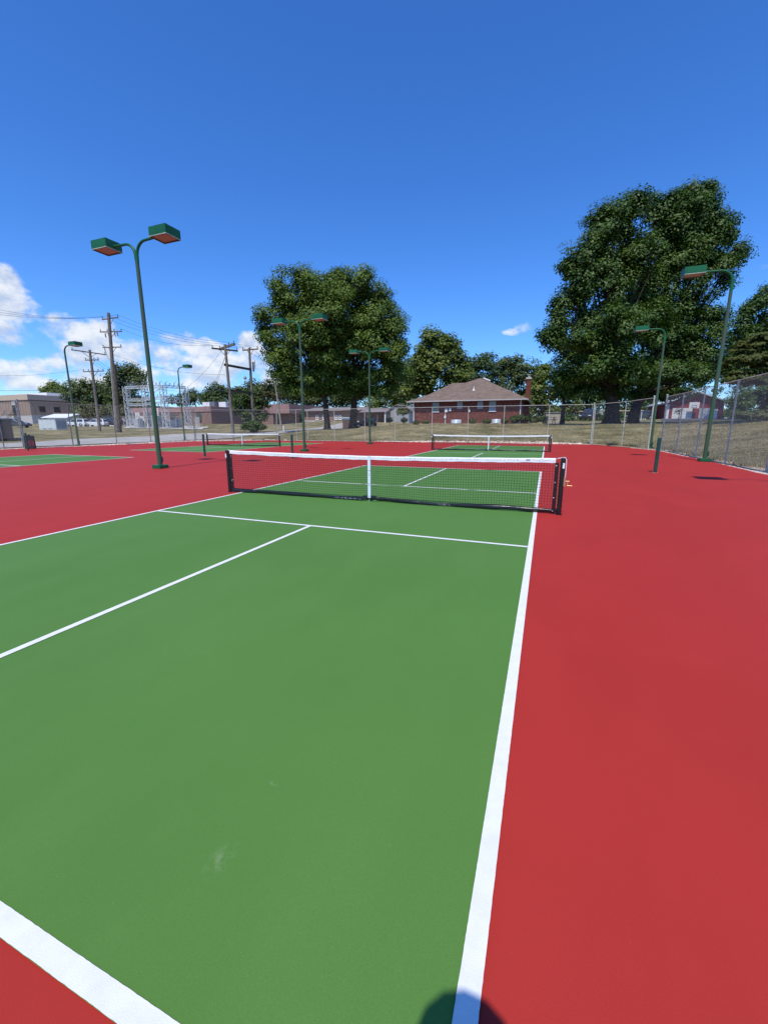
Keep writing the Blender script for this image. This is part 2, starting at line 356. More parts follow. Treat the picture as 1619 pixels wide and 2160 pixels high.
def grass_mat():
    m = bpy.data.materials.new('dry_lawn'); m.use_nodes = True; nt = m.node_tree; N = nt.nodes; L = nt.links
    b = N['Principled BSDF']; b.inputs['Roughness'].default_value = .95; b.inputs['Specular IOR Level'].default_value = .1
    tc = N.new('ShaderNodeTexCoord')
    def noise(s, d=5, r=.6, st=None):
        n = N.new('ShaderNodeTexNoise'); n.inputs['Scale'].default_value = s; n.inputs['Detail'].default_value = d; n.inputs['Roughness'].default_value = r
        if st:
            mp = N.new('ShaderNodeMapping'); mp.inputs['Scale'].default_value = st; mp.inputs['Rotation'].default_value = (0, 0, -.3); L.new(tc.outputs['Object'], mp.inputs[0]); L.new(mp.outputs[0], n.inputs['Vector'])
        else: L.new(tc.outputs['Object'], n.inputs['Vector'])
        return n.outputs['Fac']
    def mr(x, a, b_, c=0, d=1):
        r = N.new('ShaderNodeMapRange'); r.inputs[1].default_value = a; r.inputs[2].default_value = b_; r.inputs[3].default_value = c; r.inputs[4].default_value = d; L.new(x, r.inputs[0]); return r.outputs[0]
    def mix(f, a, b_):
        x = N.new('ShaderNodeMix'); x.data_type = 'RGBA'; L.new(f, x.inputs[0])
        for i, c in ((6, a), (7, b_)):
            if isinstance(c, tuple): x.inputs[i].default_value = (*c, 1)
            else: L.new(c, x.inputs[i])
        return x.outputs[2]
    c = mix(mr(noise(.22, 6), .38, .62), (.105, .098, .042), (.30, .25, .14))      # green-olive / straw patches
    c = mix(mr(noise(.9, 6, .7, (.5, 1.2, 1.)), .5, .68, 0, .75), c, (.41, .33, .17))
    c = mix(mr(noise(1.7, 5, .65), .5, .66, 0, .75), c, (.10, .078, .042))
    c = mix(mr(noise(.55, 6, .75, (.4, 2.2, 1.)), .52, .66, 0, .8), c, (.40, .335, .20))
    c = mix(mr(noise(.7, 5, .7, (.5, 2.6, 1.)), .54, .66, 0, .7), c, (.085, .078, .04))               # bare earth
    c = mix(mr(noise(9, 4, .7), .4, .7, 0, .45), c, (.07, .075, .03))
    L.new(c, b.inputs['Base Color'])
    bp = N.new('ShaderNodeBump'); bp.inputs['Strength'].default_value = .8; bp.inputs['Distance'].default_value = .05; L.new(noise(14, 5, .7), bp.inputs['Height']); L.new(bp.outputs[0], b.inputs['Normal'])
    return m
M_GRASS = grass_mat()
M_DIRT = mat('pale_dirt', (.50, .37, .26), .95, var=.5, vscale=5, col2=(.22, .15, .10), bump=1., bscale=30)
M_BLADE = leaf_mat('dry_grass_blades', (.16, .14, .062), (.37, .31, .17), .8, .15)

def grid_sheet(name, xs, ys, m, off=0., mask=None, kind='structure', label=None, zf=None):
    X, Y = np.meshgrid(xs, ys); Z = (hgt(X, Y) if zf is None else zf(X, Y)) + off
    nx, ny = len(xs), len(ys)
    v = np.stack([X, Y, Z], -1).reshape(-1, 3)
    idx = np.arange(nx*ny).reshape(ny, nx)
    f = np.stack([idx[:-1,:-1], idx[:-1,1:], idx[1:,1:], idx[1:,:-1]], -1).reshape(-1, 4)
    me = bpy.data.meshes.new(name); me.from_pydata(v.tolist(), [], f.tolist()); me.polygons.foreach_set('use_smooth', [True]*len(f)); me.materials.append(m)
    o = bpy.data.objects.new(name, me); COL.objects.link(o); return tag(o, label, kind=kind)
def axis(a, b, fine, far):
    c = list(np.arange(a, b+1e-6, fine)); s = fine; x = b
    while x < far[1]: s *= 1.35; x += s; c.append(x)
    s = fine; x = a
    while x > far[0]: s *= 1.35; x -= s; c.insert(0, x)
    return np.array(c)
def ground_z(X, Y):
    Z = hgt(X, Y); inside = (X > XL-.1) & (X < XR+.1) & (Y < YB+.1)
    return np.where(inside, -.12, Z-.02)
grid_sheet('ground', axis(-90, 45, .9, (-1800, 1800)), axis(-14, 100, .9, (-900, 2600)), M_GRASS, zf=ground_z, label='dry olive and straw coloured lawn rising gently around the courts')

# red acrylic slab with its two cut corners
def slab(name, poly, z, m, depth=None, label=None):
    mb = MB(); n = len(poly)
    if depth: mb.prism(poly, 2, z-depth, z)
    else: mb.add([(x, y, z) for x, y in poly], [tuple(range(n))])
    return tag(mb.build(name, m), label, kind='structure')
REDP = [(-29.3,-14),(9.45,-14),(9.45,21.5),(8.9,22.4),(6.6,28.6),(5.6,29.1),(-24.4,28.6),(-26.6,26.5),(-28.9,24.2),(-29.1,10.8),(-29.3,8)]
# ragged edge
def rag(poly, step=.5, amp=.07, skip_y=-13):
    out = []
    for i, a in enumerate(poly):
        b = poly[(i+1) % len(poly)]; L_ = math.dist(a, b); n = max(1, int(L_/step))
        for k in range(n):
            t = k/n; x = a[0]+(b[0]-a[0])*t; y = a[1]+(b[1]-a[1])*t
            out.append((x+random.uniform(-amp, amp), y+random.uniform(-amp, amp)) if y > skip_y else (x, y))
    return out
slab('court_pavement', rag(REDP), 0., M_RED, .1, 'red acrylic tennis court pavement around the green pickleball courts')

C1 = (0., 0.); C2 = (0., 17.55); C3 = (-17.72, 17.6); C4 = (-17.95, 0.)
HW, HL, NV, LW = 3.048, 6.706, 2.134, .055
def line_mb(mb, a, b, w, z, step=.06, amp=.0005):
    a = np.array(a); b = np.array(b); d = b-a; L_ = np.linalg.norm(d); d /= L_; n = np.array([-d[1], d[0]]); k = max(1, int(L_/step))
    vs = []
    for i in range(k+1):
        p = a+d*L_*i/k
        for s in (-1, 1):
            q = p+n*s*(w/2+random.uniform(-amp, amp)); vs.append((q[0], q[1], z))
    mb.add(vs, [(2*i, 2*i+2, 2*i+3, 2*i+1) for i in range(k)])
for ci, (c, nm) in enumerate(((C1, 'nearest green pickleball court surface, in front of and behind the near net'), (C2, 'green pickleball court surface around the far net, in line with the nearest court'),
                              (C3, 'green pickleball court surface at the far left, around the net beside the road'), (C4, 'green pickleball court surface cut off by the left edge of the photo'))):
    cx, cy = c
    slab('playing_surface', [(cx-HW, cy-HL), (cx+HW, cy-HL), (cx+HW, cy+HL), (cx-HW, cy+HL)], .004, M_GREEN, None, nm)
    LW = .055 if ci < 2 else .072; mb = MB(); st = .012 if ci == 0 else .3; h = LW/2; z = .008
    line_mb(mb, (cx-HW+h, cy-HL), (cx-HW+h, cy+HL), LW, z, st); line_mb(mb, (cx+HW-h, cy-HL), (cx+HW-h, cy+HL), LW+.004, z, st)
    for s in (-1, 1):
        line_mb(mb, (cx-HW+LW, cy+s*(HL-h)), (cx+HW-LW, cy+s*(HL-h)), LW, z, st)
        line_mb(mb, (cx-HW+LW, cy+s*NV), (cx+HW-LW, cy+s*NV), LW, z, st)
        line_mb(mb, (cx, cy+s*(NV+h)), (cx, cy+s*(HL-LW)), LW, z, st)
    tag(mb.build('court_lines', M_LINE, fix=False), 'white painted boundary, kitchen and centre lines of the ' + nm.split(',')[0], kind='structure')

# road, verge dirt, parking
def strip(name, xs, y0, y1, m, off, label, step=.8, rg=0.):
    ys = np.arange(y0, y1+.1, step); vs = []; fs = []; n = len(xs)
    for y in ys:
        X = np.array([x(y) if callable(x) else x for x in xs], float); X = X + rng.uniform(-rg, rg, n)
        Z = hgt(X, np.full(n, y))+off
        vs += [(X[i], y, Z[i]) for i in range(n)]
    for j in range(len(ys)-1):
        for i in range(n-1): fs.append((j*n+i, j*n+i+1, (j+1)*n+i+1, (j+1)*n+i))
    return tag(MB().add(vs, fs, True).build(name, m), label, kind='structure')
strip('road', list(np.linspace(-38.6, -31.4, 9)), -40, 190, M_ASPH, .035, 'pale worn asphalt road running past the left fence')
strip('dirt_verge', [-30.6, -30.1, -29.6, -29.05], -14, 26, M_DIRT, .012, 'strip of bare dirt along the road side of the courts', .4, .12)

def patch(name, pts, m, off, label, n=14):
    """quad patch draped on the terrain; pts = four (x, y) corners"""
    a, b, c, d = [np.array(p[:2], float) for p in pts]; vs = []; fs = []
    for j in range(n+1):
        for i in range(n+1):
            s, t = i/n, j/n; p = (a*(1-s)+b*s)*(1-t)+(d*(1-s)+c*s)*t; vs.append((p[0], p[1], H(p[0], p[1])+off))
    for j in range(n):
        for i in range(n): k = j*(n+1)+i; fs.append((k, k+1, k+n+2, k+n+1))
    return tag(MB().add(vs, fs, True).build(name, m), label, kind='structure')
patch('edge_dirt', [(-24.6,28.45),(5.8,28.95),(5.9,29.75),(-24.8,29.25)], M_DIRT, .03, 'pale dirt edge below the back fence', 40)
patch('edge_dirt', [(9.35,-8),(9.95,-8),(9.95,21.8),(9.35,21.8)], M_DIRT, .02, 'dirt and gravel edge below the right hand fence', 40)
patch('edge_dirt', [(9.35,21.5),(9.9,21.7),(6.6,29.3),(6.2,28.8)], M_DIRT, .03, 'dirt edge below the cut corner of the right hand fence', 12)
patch('parking_lot', [(-76,60),(-118,60),(-130,112),(-84,100)], M_CONC, .06, 'pale parking lot in front of the parked cars', 20)
patch('driveway', [(-38.6,86),(-38.6,92),(-58,100),(-58,92)], M_CONC, .06, 'concrete drive from the road to the brick building')
patch('house_path', [G(742,70),G(868,57),G(868,60),G(742,76)], M_CONC, .06, 'concrete path leading to the left side of the brick house')
patch('driveway', [G(1395,60),G(1540,60),G(1550,71),G(1390,71)], M_ASPHD, .06, 'dark asphalt drive in front of the red barn')

def lip(pts, w, h, label):
    a = np.array(pts, float); out = []; 
    for i in range(len(a)-1):
        n = int(np.linalg.norm(a[i+1]-a[i])/.09)+1
        out += [a[i]+(a[i+1]-a[i])*k/n for k in range(n)]
    out.append(a[-1]); vs = []; fs = []; n = len(out); hh = h*.6; ww = w
    for i, p in enumerate(out):
        d = out[min(i+1,n-1)]-out[max(i-1,0)]; d = d/np.linalg.norm(d); q = np.array([-d[1], d[0]])
        hh += (h*max(.15, .8+.5*math.sin(i*.021)+.35*math.sin(i*.009+1))-hh)*.3+random.uniform(-.35,.35)*h*.6; hh = max(.015, hh); ww = w*(.8+.25*math.sin(i*.05)+random.uniform(-.15,.15)); o = random.uniform(-.03,.03)
        for s, z in ((-1,-.03),(-.6,hh*random.uniform(.6,1.1)),(.1,hh*random.uniform(.8,1.2)),(.7,hh*random.uniform(.4,.9)),(1.,-.02)): vs.append((p[0]+q[0]*(s*ww+o), p[1]+q[1]*(s*ww+o), z))
    for i in range(n-1):
        for j in range(4): fs.append((i*5+j, i*5+j+1, (i+1)*5+j+1, (i+1)*5+j))
    return tag(MB().add(vs, fs, False).build('court_edge', M_RUBBLE, fix=False), label, kind='structure')
M_RUBBLE = mat('broken_pale_edging', (.62, .52, .42), .95, var=.6, vscale=7, col2=(.26,.17,.12), bump=1., bscale=40)
lip([(5.8,29.1),(-24.2,28.75)], .22, .10, 'broken pale edging below the back fence')
lip([(9.5,-6),(9.5,21.4),(9.0,22.5),(6.7,28.6),(5.8,29.1)],  .30, .022, 'broken pale edging and gravel below the right hand fence')
lip([(-24.2,28.75),(-26.6,26.7),(-29.0,24.3),(-29.15,10.9),(-29.35,8.2),(-29.4,0)], .20, .07, 'broken pale edging on the road side of the courts')

# dry grass blades along the fences and over the nearest lawn
def blades(n, sampler, hmin, hmax, label, name='grass'):
    xy = sampler(n); n = len(xy); z = hgt(xy[:,0], xy[:,1])-.01
    a = rng.uniform(0, 2*math.pi, n); h = rng.uniform(hmin, hmax, n); w = rng.uniform(.006, .014, n)*2; ln = rng.normal(0, .4, (n, 2))*h[:,None]
    b0 = np.stack([xy[:,0]-np.cos(a)*w, xy[:,1]-np.sin(a)*w, z], -1); b1 = np.stack([xy[:,0]+np.cos(a)*w, xy[:,1]+np.sin(a)*w, z], -1)
    t = np.stack([xy[:,0]+ln[:,0], xy[:,1]+ln[:,1], z+h], -1)
    v = np.stack([b0, b1, t], 1).reshape(-1, 3)
    me = bpy.data.meshes.new(name); me.vertices.add(3*n); me.vertices.foreach_set('co', v.ravel()); me.loops.add(3*n); me.loops.foreach_set('vertex_index', np.arange(3*n, dtype=np.int32))
    me.polygons.add(n); me.polygons.foreach_set('loop_start', np.arange(0, 3*n, 3, dtype=np.int32)); me.update(calc_edges=True); me.materials.append(M_BLADE)
    o = bpy.data.objects.new(name, me); COL.objects.link(o); return tag(o, label, kind='stuff')
def samp_back(n):
    p = np.stack([rng.uniform(-27, 20, n), 29.6+13*rng.power(.8, n)], -1); return p[(hgt(p[:,0]*1., p[:,1]*1.) > -1)]
def samp_edge(n):
    k = n//3
    a = np.stack([rng.uniform(-25, 6, k), rng.normal(29.35, .18, k)], -1); b = np.stack([rng.normal(9.8, .16, k), rng.uniform(0, 22, k)], -1)
    t = rng.uniform(0, 1, k); c = np.stack([9.7+(6.5-9.7)*t+rng.normal(.2, .12, k), 21.6+(29.2-21.6)*t+rng.normal(.1, .12, k)], -1)
    q = np.concatenate([a, b, c]); cl = np.sin(q[:,0]*1.9)+np.sin(q[:,1]*2.3+1)+rng.normal(0, .7, len(q)); return q[cl > .3]
blades(34000, samp_back, .03, .10, 'short dry lawn grass on the bank behind the back fence')
blades(30000, samp_edge, .05, .26, 'unmown grass and weeds along the foot of the fences')
blades(20000, lambda n: np.stack([rng.uniform(9.9, 24, n), rng.uniform(4, 40, n)], -1), .03, .09, 'short dry lawn grass beyond the right hand fence')

# ------------------------------------------------------------------ pickleball nets
def make_net(label):
    root = empty('pickleball_net', (0,0,0), 0, label, 'net', 'pickleball nets')
    X = 3.36
    def top(x): return .868+.046*(abs(x)/X)**1.6
    for s in (-1, 1):
        x = s*X; p = MB(); p.cyl((x,0,0), (x,0,.905), .037, n=16); p.ball((x,0,.905), (.037,.037,.026), 16, 6); p.cyl((x,0,0), (x,0,.012), .055, n=16)
        po = p.build('post', M_BLACK, root)
        q = MB(); q.cbox((x+s*.012, -.037, .80), (.03, .004, .085)); q.build('sticker', M_WHITE, po)
        q = MB(); q.cyl((x+s*.002,-.03,.895), (x+s*.002,.03,.895), .012, n=10); q.build('pulley', M_CHROME, po)
        e = MB(); xs = x-s*.085; e.box((xs-.030,-.006,.03), (xs+.028,.006,top(xs)-.07)); e_ = e.build('side_hem', M_VINYL, root)
        lc = MB(); lp = []
        for k in range(8):
            z = .10+k*.1; lp += [(xs, -.012, z), (x, -.042, z+.025), (x+s*.042, 0, z+.04), (x, .042, z+.05), (xs, .012, z+.06)]
        lc.tube(lp, .0028, 5); lc.build('lacing', M_NETB, root)
        for z in (.05, .27, .52, .79): fx = MB(); fx.ball((xs-s*.012, -.009, z), (.009,.005,.012), 8, 5); fx.build('grommet', M_CHROME, e_)
    # winch and crank on the right post
    w = MB(); w.box((X+.03,-.02,.47), (X+.058,.02,.62)); w.cyl((X+.05,0,.55), (X+.115,0,.55), .008, n=8); w.bar((X+.095,0,.556), (X+.09,-.005,.475), .012)
    w.cyl((X+.085,-.005,.48), (X+.16,-.005,.48), .009, n=8); w.build('crank', M_BRASS, root)
    # white cable over the post heads
    cb = MB(); cb.tube([(X-.09,0,top(X)-.006), (X-.02,0,.925), (X+.02,0,.93), (X+.044,0,.905), (X+.05,0,.84), (X+.05,0,.62)], .006, 6); cb.build('cable', M_WHITE, root)
    cb = MB(); cb.tube([(-X+.09,0,top(X)-.006), (-X+.02,0,.925), (-X-.0,0,.915)], .006, 6); cb.build('cable', M_WHITE, root)
    # net cord
    n = MB(); xa, xb = -X+.10, X-.10; nx = int((xb-xa)/.0445); r_ = .0021
    def sag(x): return .055+.012*math.sin(x*3.1+.4)-.02*max(0, 1-abs(abs(x)-1.2)/1.2)+(.02 if abs(x) < .15 else 0)
    def wob(x, z): return .006*math.sin(x*2.3+z*4)
    for i in range(nx+1):
        x = xa+(xb-xa)*i/nx; z0 = sag(x); z1 = top(x)-.03
        n.tube([(x, wob(x,z0), z0), (x, wob(x,(z0+z1)/2), (z0+z1)/2), (x, wob(x,z1), z1)], r_, 4, False, False)
    nz = 18
    for k in range(nz):
        t = (k+.5)/nz; pts = []
        for i in range(41):
            x = xa+(xb-xa)*i/40; z = sag(x)+(top(x)-.05-sag(x))*t; pts.append((x, wob(x,z), z))
        n.tube(pts, r_, 4, False, False)
    n.build('net_mesh', M_NETB, root, fix=False)
    # white headband, doubled over the cable, slightly uneven
    t = MB(); K = 120; vs = []; fs = []
    xa, xb = -X+.075, X-.11
    for i in range(K+1):
        x = xa+(xb-xa)*i/K; zt = top(x)+.0015*math.sin(x*9); zb = zt-.068+.003*math.sin(x*7+1)+.002*math.sin(x*23); yy = .009+.002*math.sin(x*13)
        for (y, z) in ((-yy,zb),(-.007,(zt+zb)/2),(-.008,zt-.006),(0,zt+.004),(.008,zt-.006),(yy,zb)): vs.append((x,y,z))
    for i in range(K):
        for j in range(5): fs.append((i*6+j, i*6+j+1, (i+1)*6+j+1, (i+1)*6+j))
    t.add(vs, fs, True).build('top_tape', M_TAPE, root, fix=False)
    # black bottom hem, sagging and creased
    b = MB(); vs = []; fs = []; K = 160; xa, xb = -X+.07, X-.06
    for i in range(K+1):
        x = xa+(xb-xa)*i/K; zt = sag(x)+.038; lift = .012 if abs(x) > .2 else .03
        zb = max(.012, sag(x)-.048+.008*math.sin(x*5.3)); yy = .004+.006*abs(math.sin(x*6.1)); o_ = wob(x, .05)+.008*math.sin(x*4.4)
        for (y, z) in ((0,zt),(-yy+o_*.5,(zt*.65+zb*.35)),(-yy*1.6+o_,(zt*.3+zb*.7)),(o_,zb),(yy+o_,(zt+zb)/2)): vs.append((x,y,z))
    for i in range(K):
        for j in range(5): fs.append((i*5+j, i*5+(j+1)%5, (i+1)*5+(j+1)%5, (i+1)*5+j))
    b.add(vs, fs, True).build('bottom_hem', M_HEM, root, fix=False)
    # centre strap
    s = MB(); s.box((-.028,-.016,.075), (.028,-.0125,top(0)+.004)); s.box((-.028,.0125,.075), (.028,.016,top(0)+.004)); s.box((-.028,-.0125,top(0)), (.028,.0125,top(0)+.004))
    st = s.build('centre_strap', M_STRAP, root)
    h = MB(); h.tube([(0,-.013,.08), (.004,-.013,.045), (-.004,-.012,.02), (0,-.02,.006)], .004, 6); h.ball((0,-.02,.008), .011, 8, 5); h.build('ground_hook', M_CHROME, st)
    for z in (.10, .31, .52): bk = MB(); bk.cyl((0,-.0165,z), (0,-.0185,z), .009, n=10); bk.build('rivet', M_GREYP, st)
    for z in (.345, .60): bk = MB(); bk.cbox((0,-.017,z), (.058,.003,.006)); bk.build('buckle', M_GREYP, st)
    return root
net0 = make_net('nearest pickleball net with white top tape, stretched across the green court in front')
for c, lab in ((C2, 'pickleball net straight behind the nearest one, in front of the brick house'), (C3, 'pickleball net at the left, on the court beside the road')):
    o = copy_tree(net0); o.location = (c[0], c[1], 0); o['label'] = lab
o.location = (-18.0, 17.9, 0)
net0.location = (.02, 0, 0)

# ------------------------------------------------------------------ court lamp posts
def head_mb(sgn):
    b = MB(); x0, x1 = sgn*.93, sgn*1.60; lo, hi = min(x0,x1), max(x0,x1); z0, z1, y = 6.985, 7.25, .275
    # open-bottomed box: walls and lid
    t = .012
    b.box((lo,-y,z0), (hi,-y+t,z1)); b.box((lo,y-t,z0), (hi,y,z1)); b.box((lo,-y+t,z0), (lo+t,y-t,z1)); b.box((hi-t,-y+t,z0), (hi,y-t,z1)); b.box((lo+t,-y+t,z1-t), (hi-t,y-t,z1-.001))
    l = MB(); l.box((lo+t+.002,-y+t+.002,z0+.022), (hi-t-.002,y-t-.002,z0+.034))
    f = MB()
    for (a, c) in (((lo+t,-y+t,z0+.002),(hi-t,-y+t+.022,z0+.02)), ((lo+t,y-t-.022,z0+.002),(hi-t,y-t,z0+.02)), ((lo+t,-y+t+.022,z0+.002),(lo+t+.022,y-t-.022,z0+.02)), ((hi-t-.022,-y+t+.022,z0+.002),(hi-t,y-t-.022,z0+.02))): f.box(a, c)
    r = MB(); e = .003
    r.box((lo-e,-y-e,z0-.002), (hi+e,-y-.0005,z0+.02)); r.box((lo-e,y+.0005,z0-.002), (hi+e,y+e,z0+.02)); r.box((lo-e,-y-.0005,z0-.002), (lo-.0005,y+.0005,z0+.02)); r.box((hi+.0005,-y-.0005,z0-.002), (hi+e,y+.0005,z0+.02))
    return b, l, f, r
def make_lamp(sides, label, group):
    root = empty('lamp_post', (0,0,0), 0, label, 'lamp post', group)
    single = len(sides) == 1
    p = MB()
    if single: p.tube([(0,0,.1),(0,0,3.4),(0,0,6.3)], [.076,.066,.054], 16)
    else: p.tube([(0,0,.1),(0,0,3.4),(0,0,6.55)], [.078,.067,.056], 16)
    po = p.build('pole', M_GRNP, root)
    b = MB(); b.box((-.185,-.185,0), (.185,.185,.125)); b.build('base', M_GRN, root, bevel=.012)
    j = MB(); j.box((.07,-.05,.22), (.115,.05,.40)); j.build('junction_box', M_GRN2, po, bevel=.006)
    for s in sides:
        a = MB()
        if single:
            pts = [(0,0,6.3),(0,0,6.62)] + [(s*(.42-.42*math.cos(t)), 0, 6.62+.44*math.sin(t)) for t in np.linspace(.15, math.pi/2, 9)] + [(s*.95,0,7.075)]
            a.tube(pts, [.054]*2+list(np.linspace(.052,.038,9))+[.036], 12)
        else:
            pts = [(s*.012,0,6.45),(s*.03,0,6.62)] + [(s*(.03+.40-.40*math.cos(t)), 0, 6.66+.41*math.sin(t)) for t in np.linspace(.1, math.pi/2, 9)] + [(s*.95,0,7.085)]
            a.tube(pts, [.048,.047]+list(np.linspace(.046,.038,9))+[.036], 12)
        a.build('arm', M_GRN, root)
        hb, l, f, rm = head_mb(s); ho = hb.build('lamp_head', M_GRN, root); l.build('lens', M_LENS, ho); f.build('lens_frame', M_GRN2, ho); rm.build('rim', M_RIMP, ho)
    return root
LG = 'green lamp posts around the courts'
d0 = make_lamp((-1, 1), 'two headed green lamp post left of the near net, tallest in view', LG); d0.location = (-9.33, 3.34, 0)
for loc, lab in (((-9.92,13.58,0), 'two headed green lamp post standing before the left part of the big tree'), ((-10.12,23.67,0), 'smallest two headed green lamp post, near the back fence left of the brick house')):
    o = copy_tree(d0); o.location = loc; o['label'] = lab
s0 = make_lamp((-1,), 'single headed green lamp post nearest on the right, before the right hand fence', LG); s0.location = (9.10, 13.0, 0)
for loc, lab in (((9.22,23.05,0), 'single headed green lamp post in the right back corner of the fence'), ((9.02,2.85,0), 'single headed green lamp post by the fence just outside the right edge')):
    o = copy_tree(s0); o.location = loc; o['label'] = lab
s1 = make_lamp((1,), 'single headed green lamp post on the left, nearer the black sandwich board and tan building', LG); s1.location = (-29.45, 13.5, 0)
o = copy_tree(s1); o.location = (-30.95, 24.75, 0); o['label'] = 'single headed green lamp post in front of the substation'

# ------------------------------------------------------------------ old tennis net posts
def make_post(label):
    root = empty('net_post', (0,0,0), 0, label, 'post', 'green tennis net posts')
    p = MB(); p.cyl((0,0,.01), (0,0,1.03), .052, n=18); po = p.build('post', M_GRN2, root)
    q = MB(); q.cyl((0,0,1.03), (0,0,1.05), .055, n=18); q.ball((0,0,1.05), (.05,.05,.02), 14, 5); q.build('cap', M_GRN2, root)
    for z in (.24,.48,.72): k = MB(); k.bar((.05,0,z), (.075,-.02,z-.02), .012); k.build('hook', M_CHROME, po)
    c = MB(); c.cyl((0,0,.0), (0,0,.012), .075, n=16); c.build('collar', M_DIRT, root)
    return root
tp = make_post('green tennis net post alone on the red court at the right'); tp.location = (6.31, 7.68, 0)
for loc, lab in (((-7.36,8.50,0), 'green tennis net post seen just behind the left half of the near net'), ((-12.1,8.2,0), 'green tennis net post in front of the left end of the left net'), ((-26.0,8.35,0), 'green tennis net post beside the black sandwich board at the left')):
    o = copy_tree(tp); o.location = loc; o['label'] = lab

# ------------------------------------------------------------------ chain link fences
def fence(label, runs, Hh=3.05, rail=.021, postr=.03, mesh_pitch=.0707, wr=.0008, name='chain_link_fence', cap=True, group=None, m=None, thick=(), zf=None):
    """runs: list of post positions (x, y[, terminal])"""
    o0 = np.array(runs[0][:2]); root = empty(name, (o0[0], o0[1], 0), 0, label, 'fence', group); m = m or M_GALV
    z0 = [zf(p[0], p[1]) if zf else 0. for p in runs]
    for i, p in enumerate(runs):
        x, y = p[0]-o0[0], p[1]-o0[1]; term = len(p) > 2
        r_ = .042 if term else postr; b = MB(); b.cyl((x,y,z0[i]-.15), (x,y,z0[i]+Hh+(.08 if term else -.02)), r_, n=12)
        if term: b.ball((x,y,z0[i]+Hh+.09), (r_*1.25,r_*1.25,.05), 10, 6)
        po = b.build('post', m, root)
        if term:
            for zz in np.arange(.3, Hh, .45): t = MB(); t.cyl((x,y,z0[i]+zz), (x,y,z0[i]+zz+.025), r_+.006, n=12); t.build('tension_band', M_CHROME, po)
    for i in range(len(runs)-1):
        a = np.array(runs[i][:2])-o0; b = np.array(runs[i+1][:2])-o0; L_ = np.linalg.norm(b-a); d = (b-a)/L_
        t = MB(); t.cyl((*a, z0[i]+Hh), (*b, z0[i+1]+Hh), rail, n=8); t.build('top_rail', m, root)
        w = MB(); n_ = np.array([-d[1], d[0]])*.02; hm = Hh-.03
        def pt(s, z):
            s_ = min(max(s, 0), L_); q = a+d*s_+n_; return (q[0], q[1], z0[i]+(z0[i+1]-z0[i])*s_/L_+z)
        k0 = -int(hm/mesh_pitch)-1; k1 = int(L_/mesh_pitch)+1
        for k in range(k0, k1):
            for sg in (1, -1):
                # line s = k*pitch + z  (or mirrored), clipped to the panel
                sA, zA = k*mesh_pitch, .03; sB, zB = sA+(hm-.03), hm
                if sB <= 0 or sA >= L_: continue
                if sA < 0: zA = .03-sA; sA = 0
                if sB > L_: zB = zB-(sB-L_); sB = L_
                if zB-zA < .01: continue
                if sg < 0: sA, sB = L_-sA, L_-sB
                w.tube([pt(sA, zA), pt(sB, zB)], wr, 3, False, False)
        w.tube([pt(0,.04), pt(L_,.04)], .003, 4, False, False)
        w.build('wire_mesh', M_WIRE, root, fix=False)
    return root
FG = 'chain link fences around the courts'
bx = [PY(u, 930, 29.2)[0] for u in (533, 587, 607, 650, 706, 769.5, 833, 910, 985, 1059.7, 1153)]
bx = [-26.2, -22.9, -20.6] + bx[3:]
fence('long back chain link fence between the red court and the brick house', [(x, 29.2) for x in bx[1:]]+[(6.40, 29.35, 1)], group=FG)
fence('short chain link fence across the right back corner of the court', [(6.48,29.2),(8.09,26.2),(8.95,22.35,1)], group=FG)
fence('right hand chain link fence seen at a slant, lawn and barn behind it', [(9.40,21.45,1),(9.52,18.75),(9.53,15.65),(9.53,12.2),(9.53,8.95,1),(9.53,5.6),(9.53,2.3)], group=FG, wr=.0015)
fence('chain link fence across the left back corner, before the joined pole pair', [(-22.95,29.1),(-26.4,26.6),(-29.0,24.3,1)], group=FG, m=M_GALVD)
fence('left chain link fence along the road, in front of the white cabinet and poles', [(-29.05,24.2),(-29.05,19.3),(-29.08,16.2),(-29.12,12.9),(-28.9,9.75,1)], group=FG, m=M_GALVD)
fence('short stretch of chain link fence at the far left edge, left of the sandwich board', [(-30.3,10.4,1),(-29.4,8.85),(-29.4,5.6),(-29.4,2.)], group=FG, m=M_GALVD)

def PX(u, v, x):
    d = ray(u, v); return CAM + d*((x-CAM[0])/d[0])

# ------------------------------------------------------------------ sandwich board
bp = P(66, 946, 27.3)[:2]; root = empty('sandwich_board', (bp[0], bp[1], 0), R(54), 'black folding sandwich board with faded red print at the left court edge', 'sign')
for s in (-1, 1):
    b = MB(); b.bar((0, s*.24, .02), (0, s*.04, .86), .03, .50, up=(1,0,0))
    po = b.build('panel', M_BOARD if s < 0 else M_BLK_PLASTIC, root, bevel=.006)
b = MB(); b.box((-.06,-.04,.86), (.06,.04,.93)); b.build('handle', M_BLK_PLASTIC, root)

# ------------------------------------------------------------------ dark roll-off container at left edge
g = G(-10, 38); root = empty('dumpster', g, R(-25), 'dark brown steel dumpster cut off by the left edge beyond the road', 'dumpster')
b = MB(); b.box((-3.4,-1.1,.12), (1.55,1.1,1.75)); b.build('body', M_DUMP, root, bevel=.03)
b = MB(); [b.box((x,-1.16,.15), (x+.1,-1.1,1.7)) for x in np.arange(-3.3,1.5,.6)]; b.build('ribs', M_DUMP, root)
b = MB(); b.box((-3.45,-1.15,1.75), (1.6,1.15,1.84)); b.build('rim', M_DUMP, root)

